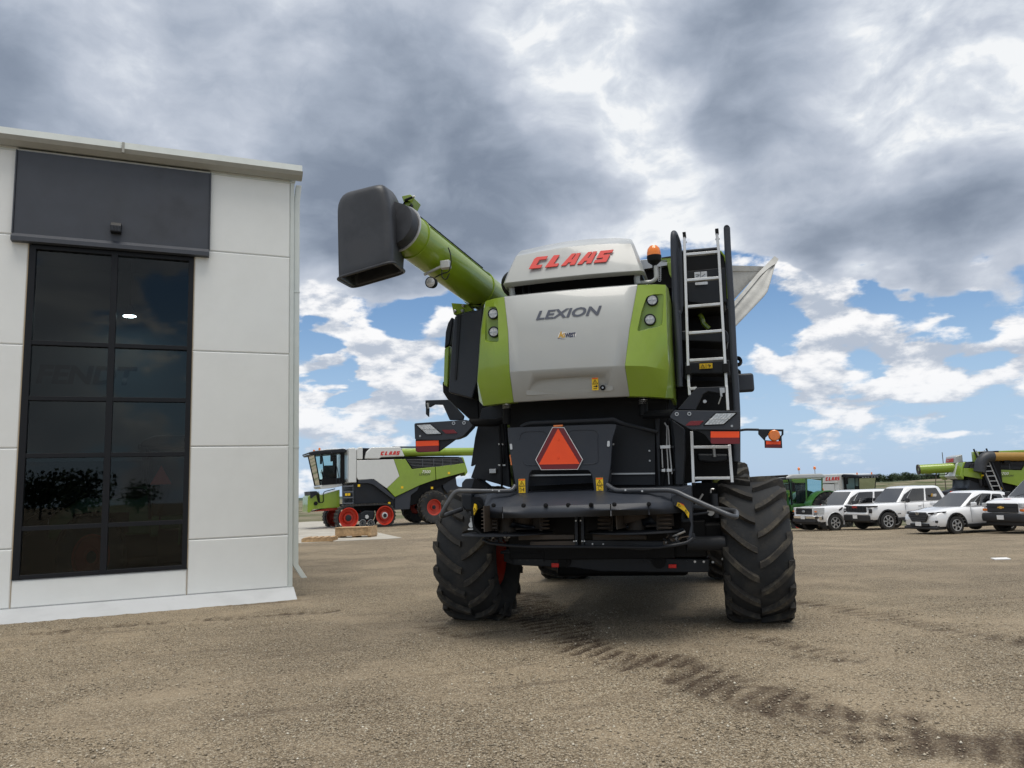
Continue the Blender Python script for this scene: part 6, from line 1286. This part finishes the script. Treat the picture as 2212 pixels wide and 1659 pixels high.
for v in em_.v: v.y*=1.9
em_.build('badge','steel',V1)
for s_ in (-1,1):
    MB().loft([[Vector((xf+.05,s_*.70,.88)),Vector((xf+.05,s_*.70,1.16)),Vector((xf+.03,s_*.70,1.16)),Vector((xf+.0,s_*.70,.88))],[Vector((xf-.06,s_*.94,.86)),Vector((xf-.06,s_*.97,1.17)),Vector((xf-.12,s_*.97,1.17)),Vector((xf-.12,s_*.94,.86))],[Vector((xf-.30,s_*1.02,.90)),Vector((xf-.35,s_*1.02,1.17)),Vector((xf-.35,s_*.98,1.17)),Vector((xf-.30,s_*.98,.90))]]).build('headlight','lens',V1,bevel=.01)
    fbox('indicator','amber',V1,xf+.03,s_*.74,s_*.88,.96,1.02,.04); fbox('headlight_rim','carb',V1,xf+.035,s_*.70,s_*.93,.86,.90,.05)
MB().loft([[Vector((x,y,z)) for x,z in ((xf+.02,.62),(xf+.13,.64),(xf+.14,.78),(xf+.02,.80))] if abs(y)<.9 else [Vector((x-.28,y,z)) for x,z in ((xf+.02,.58),(xf+.13,.60),(xf+.14,.78),(xf+.02,.80))] for y in (-1.0,-.72,-.5,.5,.72,1.0)]).build('front_bumper','chrome',V1,bevel=.02)
fbox('bumper_intake','carb',V1,xf+.06,-.85,.85,.46,.62,.15,.03)
for s_ in (-1,1): MB().box((xf-.04,s_*.78,.70),(.20,.22,.10),Matrix.Rotation(-s_*.5,3,'Z')).build('fog_lamp','carb',V1,bevel=.02)
def nplate(par,x,z,y=0,t_='KBR 482'):
    o=fbox('number_plate','sticker',par,x,y-.15,y+.15,z-.08,z+.08,.012,.003); return o
nplate(V1,xf+.16,.70); MB().box((-.36,1.02,1.08),(.26,.02,.08),Matrix.Rotation(.5,3,'Y')).build('fender_vent','carb',V1,bevel=.01)
# second pickup, dark grille
V2=at_root('pickup_truck','white pickup with black lattice grille and black wheel arches beside the chrome bumpered one','pickup truck',1884,37.4,R(255),GR)
car(V2,5.4,1.95,1.99,3.34,.92,1.26,1.22,-.68,-1.38,-3.25,-3.6,.42,'pickup2',.44)
xf=.92; fbox('grille','carb',V2,xf+.03,-.68,.68,.86,1.16,.08,.03)
for k in range(3): fbox('grille_bar','dgrey',V2,xf+.085,-.66,.66,.90+k*.09,.93+k*.09,.02,.004)
for k in range(7): fbox('grille_bar','dgrey',V2,xf+.087,-.6+k*.2-.012,-.6+k*.2+.012,.87,1.15,.02,.004)
text_mesh('GMC',.13,'badge_lettering','wred',V2,(xf+.10,-.19,1.05),(0,1,0),UZ,.004,1.3,0,.006)
for s_ in (-1,1):
    MB().loft([[Vector((xf+.06,s_*.66,1.08)),Vector((xf+.06,s_*.66,1.16)),Vector((xf,s_*.66,1.16)),Vector((xf,s_*.66,1.08))],[Vector((xf-.05,s_*.92,1.08)),Vector((xf-.08,s_*.95,1.16)),Vector((xf-.12,s_*.94,1.16)),Vector((xf-.12,s_*.92,1.08))],[Vector((xf-.36,s_*.985,1.10)),Vector((xf-.40,s_*.985,1.15)),Vector((xf-.42,s_*.9,1.15)),Vector((xf-.4,s_*.9,1.10))]]).build('headlight','carb',V2)
    MB().box((xf-.06,s_*.84,.92),(.14,.20,.20),Matrix.Rotation(-s_*.45,3,'Z')).build('fog_lamp','carb',V2,bevel=.03); MB().box((xf-.0,s_*.82,.93),(.06,.06,.08)).build('lamp_lens','lens',V2,bevel=.01)
fbox('front_bumper','carw',V2,xf+.04,-.80,.80,.72,.84,.12,.04); fbox('bumper_intake','carb',V2,xf+.04,-.86,.86,.44,.72,.14,.04); nplate(V2,xf+.13,.64)
# window sticker
st2=MB().box((-2.72,.93,1.53),(.30,.012,.12),Matrix.Rotation(-.22,3,'X')).build('window_sticker','sticker',V2,smooth=0); MB().box((-2.60,.94,1.54),(.10,.012,.14),Matrix.Rotation(-.22,3,'X')).build('window_sticker','gold',V2,smooth=0)
text_mesh('AT4',.08,'side_lettering','ink',V2,(-.50,.978,.72),(-1,0,0),UZ,.006,1.4,.2,.003)
# small suv
V3=at_root('small_car','white hatchback style car with hexagonal bar grille between the pickup and the van','car',2022,31.6,R(254),GR)
car(V3,4.48,1.85,1.65,2.67,.90,1.05,.93,-.42,-1.30,-3.0,-3.5,.355,'suv',.26)
xf=.90; MB().ex([(xf+.02,y,z) for y,z in ((-.40,.88),(.40,.88),(.50,.74),(.34,.50),(-.34,.50),(-.50,.74))],UX*.07).build('grille','carb',V3,bevel=.02)
for k,(w3) in enumerate((.44,.47,.42,.36)): fbox('grille_bar','shiny',V3,xf+.095,-w3,w3,.82-k*.085-.012,.82-k*.085+.012,.02,.004)
bg=MB().lathe([(0,.058),(.01,.058),(.01,.045),(0,.045)],(xf+.10,0,.83),(1,0,0),20)
for v in bg.v: v.y*=1.5
bg.build('badge','chrome',V3)
text_mesh('H',.07,'badge_lettering','chrome',V3,(xf+.108,-.03,.80),(0,1,0),UZ,.002,1.0,.3,.004)
for s_ in (-1,1):
    MB().loft([[Vector((xf+.05,s_*.48,.80)),Vector((xf+.05,s_*.48,.86)),Vector((xf,s_*.48,.86)),Vector((xf,s_*.48,.80))],[Vector((xf-.07,s_*.72,.80)),Vector((xf-.07,s_*.74,.885)),Vector((xf-.15,s_*.74,.885)),Vector((xf-.15,s_*.72,.80))],[Vector((xf-.40,s_*.915,.86)),Vector((xf-.46,s_*.915,.905)),Vector((xf-.46,s_*.85,.905)),Vector((xf-.40,s_*.85,.86))]]).build('headlight','carb',V3)
    MB().box((xf-.10,s_*.70,.85),(.10,.14,.05),Matrix.Rotation(-s_*.6,3,'Z')).build('lamp_lens','lens',V3,bevel=.01)
    MB().box((xf-.08,s_*.72,.52),(.10,.30,.09),Matrix.Rotation(-s_*.55,3,'Z')).build('fog_lamp','carb',V3,bevel=.02); MB().box((xf-.04,s_*.66,.535),(.08,.14,.03),Matrix.Rotation(-s_*.5,3,'Z')).build('lamp_lens','lens',V3,bevel=.005)
fbox('bumper_intake','carb',V3,xf+.03,-.46,.46,.33,.43,.1,.02); fbox('lower_lip','carb',V3,xf-.02,-.84,.84,.20,.32,.12,.04); nplate(V3,xf+.10,.42)
# van
V4=at_root('van','white van with black grille and bumper, amber indicators and faded letters on its bonnet','van',2202,29.8,R(255),GR)
car(V4,5.7,2.01,2.10,3.43,.82,1.34,1.28,-.30,-1.15,-4.4,-4.7,.40,'van',.36)
xf=.82; fbox('grille','carb',V4,xf+.03,-.66,.66,.80,1.14,.10,.03); fbox('grille_band','dgrey',V4,xf+.09,-.68,.68,.98,1.03,.02,.004)
MB().ex([(xf+.10,y,z) for y,z in ((-.14,.965),(-.05,.965),(-.045,.94),(.045,.94),(.05,.965),(.14,.965),(.12,1.015),(.04,1.015),(.035,1.04),(-.035,1.04),(-.04,1.015),(-.12,1.015))],UX*.02).build('badge','gold',V4,smooth=0)
for s_ in (-1,1):
    MB().box((xf-.03,s_*.79,1.07),(.12,.24,.16),Matrix.Rotation(-s_*.25,3,'Z')).build('headlight','lens',V4,bevel=.02); MB().box((xf-.04,s_*.79,.89),(.12,.25,.10),Matrix.Rotation(-s_*.25,3,'Z')).build('indicator','amber',V4,bevel=.02)
MB().loft([[Vector((x-(.22 if abs(y)>.9 else 0),y,z)) for x,z in ((xf-.05,.44),(xf+.14,.46),(xf+.17,.60),(xf+.14,.76),(xf-.05,.78))] for y in (-1.03,-.85,.85,1.03)]).build('front_bumper','carb',V4,bevel=.03); nplate(V4,xf+.18,.62)
text_mesh('VIMAR',.15,'bonnet_lettering','grey',V4,(.30,.05,1.272),(0,1,0),(-1,0,.06),.012,1.2,.2,.004); MB().box((.38,-.15,1.285),(.14,.26,.004),Matrix.Rotation(.05,3,'Y')).build('bonnet_mark','wred',V4,smooth=0)
for s_ in (-.4,.35): MB().tube([(cowlx:=-.24,s_,1.36),(-.42,s_+.5,1.50)],.012,5).build('wiper','carb',V4)
# ---------------- pallets ----------------
pa=gp(630.9+.186*108,943.6+.186*1232); pb=gp(630.9+.186*478,943.6+.186*1218)
def pal(root,w_,d_,h_,n,x0=0):
    for k in range(n): MB().box(((k+.5)*w_/n,d_/2,h_-.01),(w_/n*.62,d_,.02)).build('deck_board','wood',root,bevel=.002)
    for y in (.02,d_/2,d_-.02): MB().box((w_/2,y,h_/2-.005),(w_,.04,h_-.035)).build('stringer','wood',root,bevel=.002)
PA=thing('pallet','low flat wooden pallet lying on the gravel, left of the boxed one','pallet',pa,math.atan2(pb.y-pa.y,pb.x-pa.x)); pal(PA,(pb-pa).length,1.0,.16,5)
ca=gp(630.9+.186*438,943.6+.186*1190); cb_=gp(630.9+.186*872,943.6+.186*1180)
WC=thing('wooden_crate','long wooden crate standing on block feet at the edge of the concrete','crate',ca,math.atan2(cb_.y-ca.y,cb_.x-ca.x)); w3=(cb_-ca).length; WC.scale=(1,1,.74)
MB().box((w3*.46,.5,.33),(w3*.90,.04,.36)).build('front_board','wood',WC,bevel=.004); MB().box((w3*.46,1.1,.33),(w3*.90,.04,.36)).build('back_board','wood',WC,bevel=.004)
MB().box((w3*.46,.8,.52),(w3*.92,.7,.03)).build('top_board','wood',WC,bevel=.003)
for x in (.02,w3*.93): MB().box((x,.8,.33),(.06,.62,.42)).build('end_board','wood',WC,bevel=.004)
MB().box((w3*.955,.72,.33),(.10,.7,.46)).build('end_batten','wood',WC,bevel=.004)
MB().box((w3*.5,.8,.12),(w3*.97,.75,.03)).build('base_board','wood',WC,bevel=.003)
for x in (.12,w3*.5,w3*.92): MB().box((x,.8,.055),(.14,.6,.11)).build('block','wood',WC,bevel=.004)
# small scrap of paper on the gravel
p=gp(2162,1209); PS=MB().box((0,0,.02),(.34,.16,.02),Matrix.Rotation(.1,3,'X')).build('paper_scrap','sticker',None); PS.location=p; tag(PS,'small white scrap lying on the gravel at the right','scrap')
# ---------------- distant trees, poles ----------------
lf=mat('distant foliage',(.045,.070,.030),.9,var=.4,vs=.3); bark=mat('bark',(.10,.08,.06),.9)
rt=random.Random(11)
def tree_mesh(sd,h,w_):
    r_=random.Random(sd); m=MB()
    lobes=[(Vector((r_.uniform(-.3,.3)*w_,r_.uniform(-.3,.3)*w_,h*(.42+.42*r_.random()))),w_*(.20+.16*r_.random())) for _ in range(9)]
    for c,r2 in lobes:
        for i in range(110):
            v=Vector((r_.gauss(0,1),r_.gauss(0,1),r_.gauss(0,1))).normalized()*r2*r_.uniform(.6,1.1); p=c+v; s_=w_*.034*r_.uniform(.6,1.5); a=Vector((r_.gauss(0,1),r_.gauss(0,1),r_.gauss(0,1))).normalized()*s_; b=a.orthogonal().normalized()*s_*.7
            m.add([p-a,p-b,p+a,p+b],[(0,1,2,3)])
    return m
protos=[]
for sd_ in range(4):
    h=5.5; c=tree_mesh(sd_,h,7.5).build('crown',lf,None,smooth=0); tk=MB().tube([(0,0,-.5),(.1,0,h*.4),(0,.1,h*.75)],.18,6,.05).build('trunk',bark,None); protos.append((c,tk))
k=0
for i in range(46):
    u=1885+ i*7.6+rt.uniform(-3,3); dpt=rt.uniform(470,560); d=ray(u,1050); t_=dpt/d.y; x=d.x*t_; c,tk=protos[i%4]
    e=thing('tree','tree in the dark wooded strip along the horizon at the right','tree',(x,dpt,gh(x,dpt)-1.0),rt.uniform(0,6),'trees along the horizon'); sc=rt.uniform(.75,1.15); e.scale=(sc,sc,sc*rt.uniform(.8,1.0))
    for o_ in (c,tk):
        o2=o_ if i<4 else o_.copy()
        if i>=4: S.collection.objects.link(o2)
        o2.parent=e
for (u,v,h,ln_) in ((2042,1046,6,'thin pole standing on the mounds behind the small car'),(2015,1050,4.5,'short leaning post on the bare mounds between the pickup and the small car')):
    d=ray(u,1046); t_=110/d.y; x=d.x*t_; P_=MB().tube([(0,0,-.3),(.05 if h==6 else .9,0,h)],.07,6,.05).build('pole',bark,None); P_.location=(x,110,gh(x,110)); tag(P_,ln_,'pole')

# trees across the yard behind the viewer; the lower panes of the window mirror them
for i,(u,v,dd,sc,lb) in enumerate(((87,1040,95,.95,'broad tree mirrored in the left lower window pane'),(164,1036,105,1.1,'rounded tree mirrored beside the middle bar of the window'),(300,1050,120,.9,'low tree mirrored in the right lower window pane'))):
    wp=hit(u,v,p0,bn); d=(wp-Vector((0,0,CAMH))).normalized(); d=d-bn*2*d.dot(bn); q=wp+d*dd
    e=thing('tree',lb,'tree',(q.x,q.y,-.3),i*2.1,'trees mirrored in the window'); e.scale=(sc,sc,sc*.95)
    for o_ in protos[i]: o2=o_.copy(); S.collection.objects.link(o2); o2.parent=e
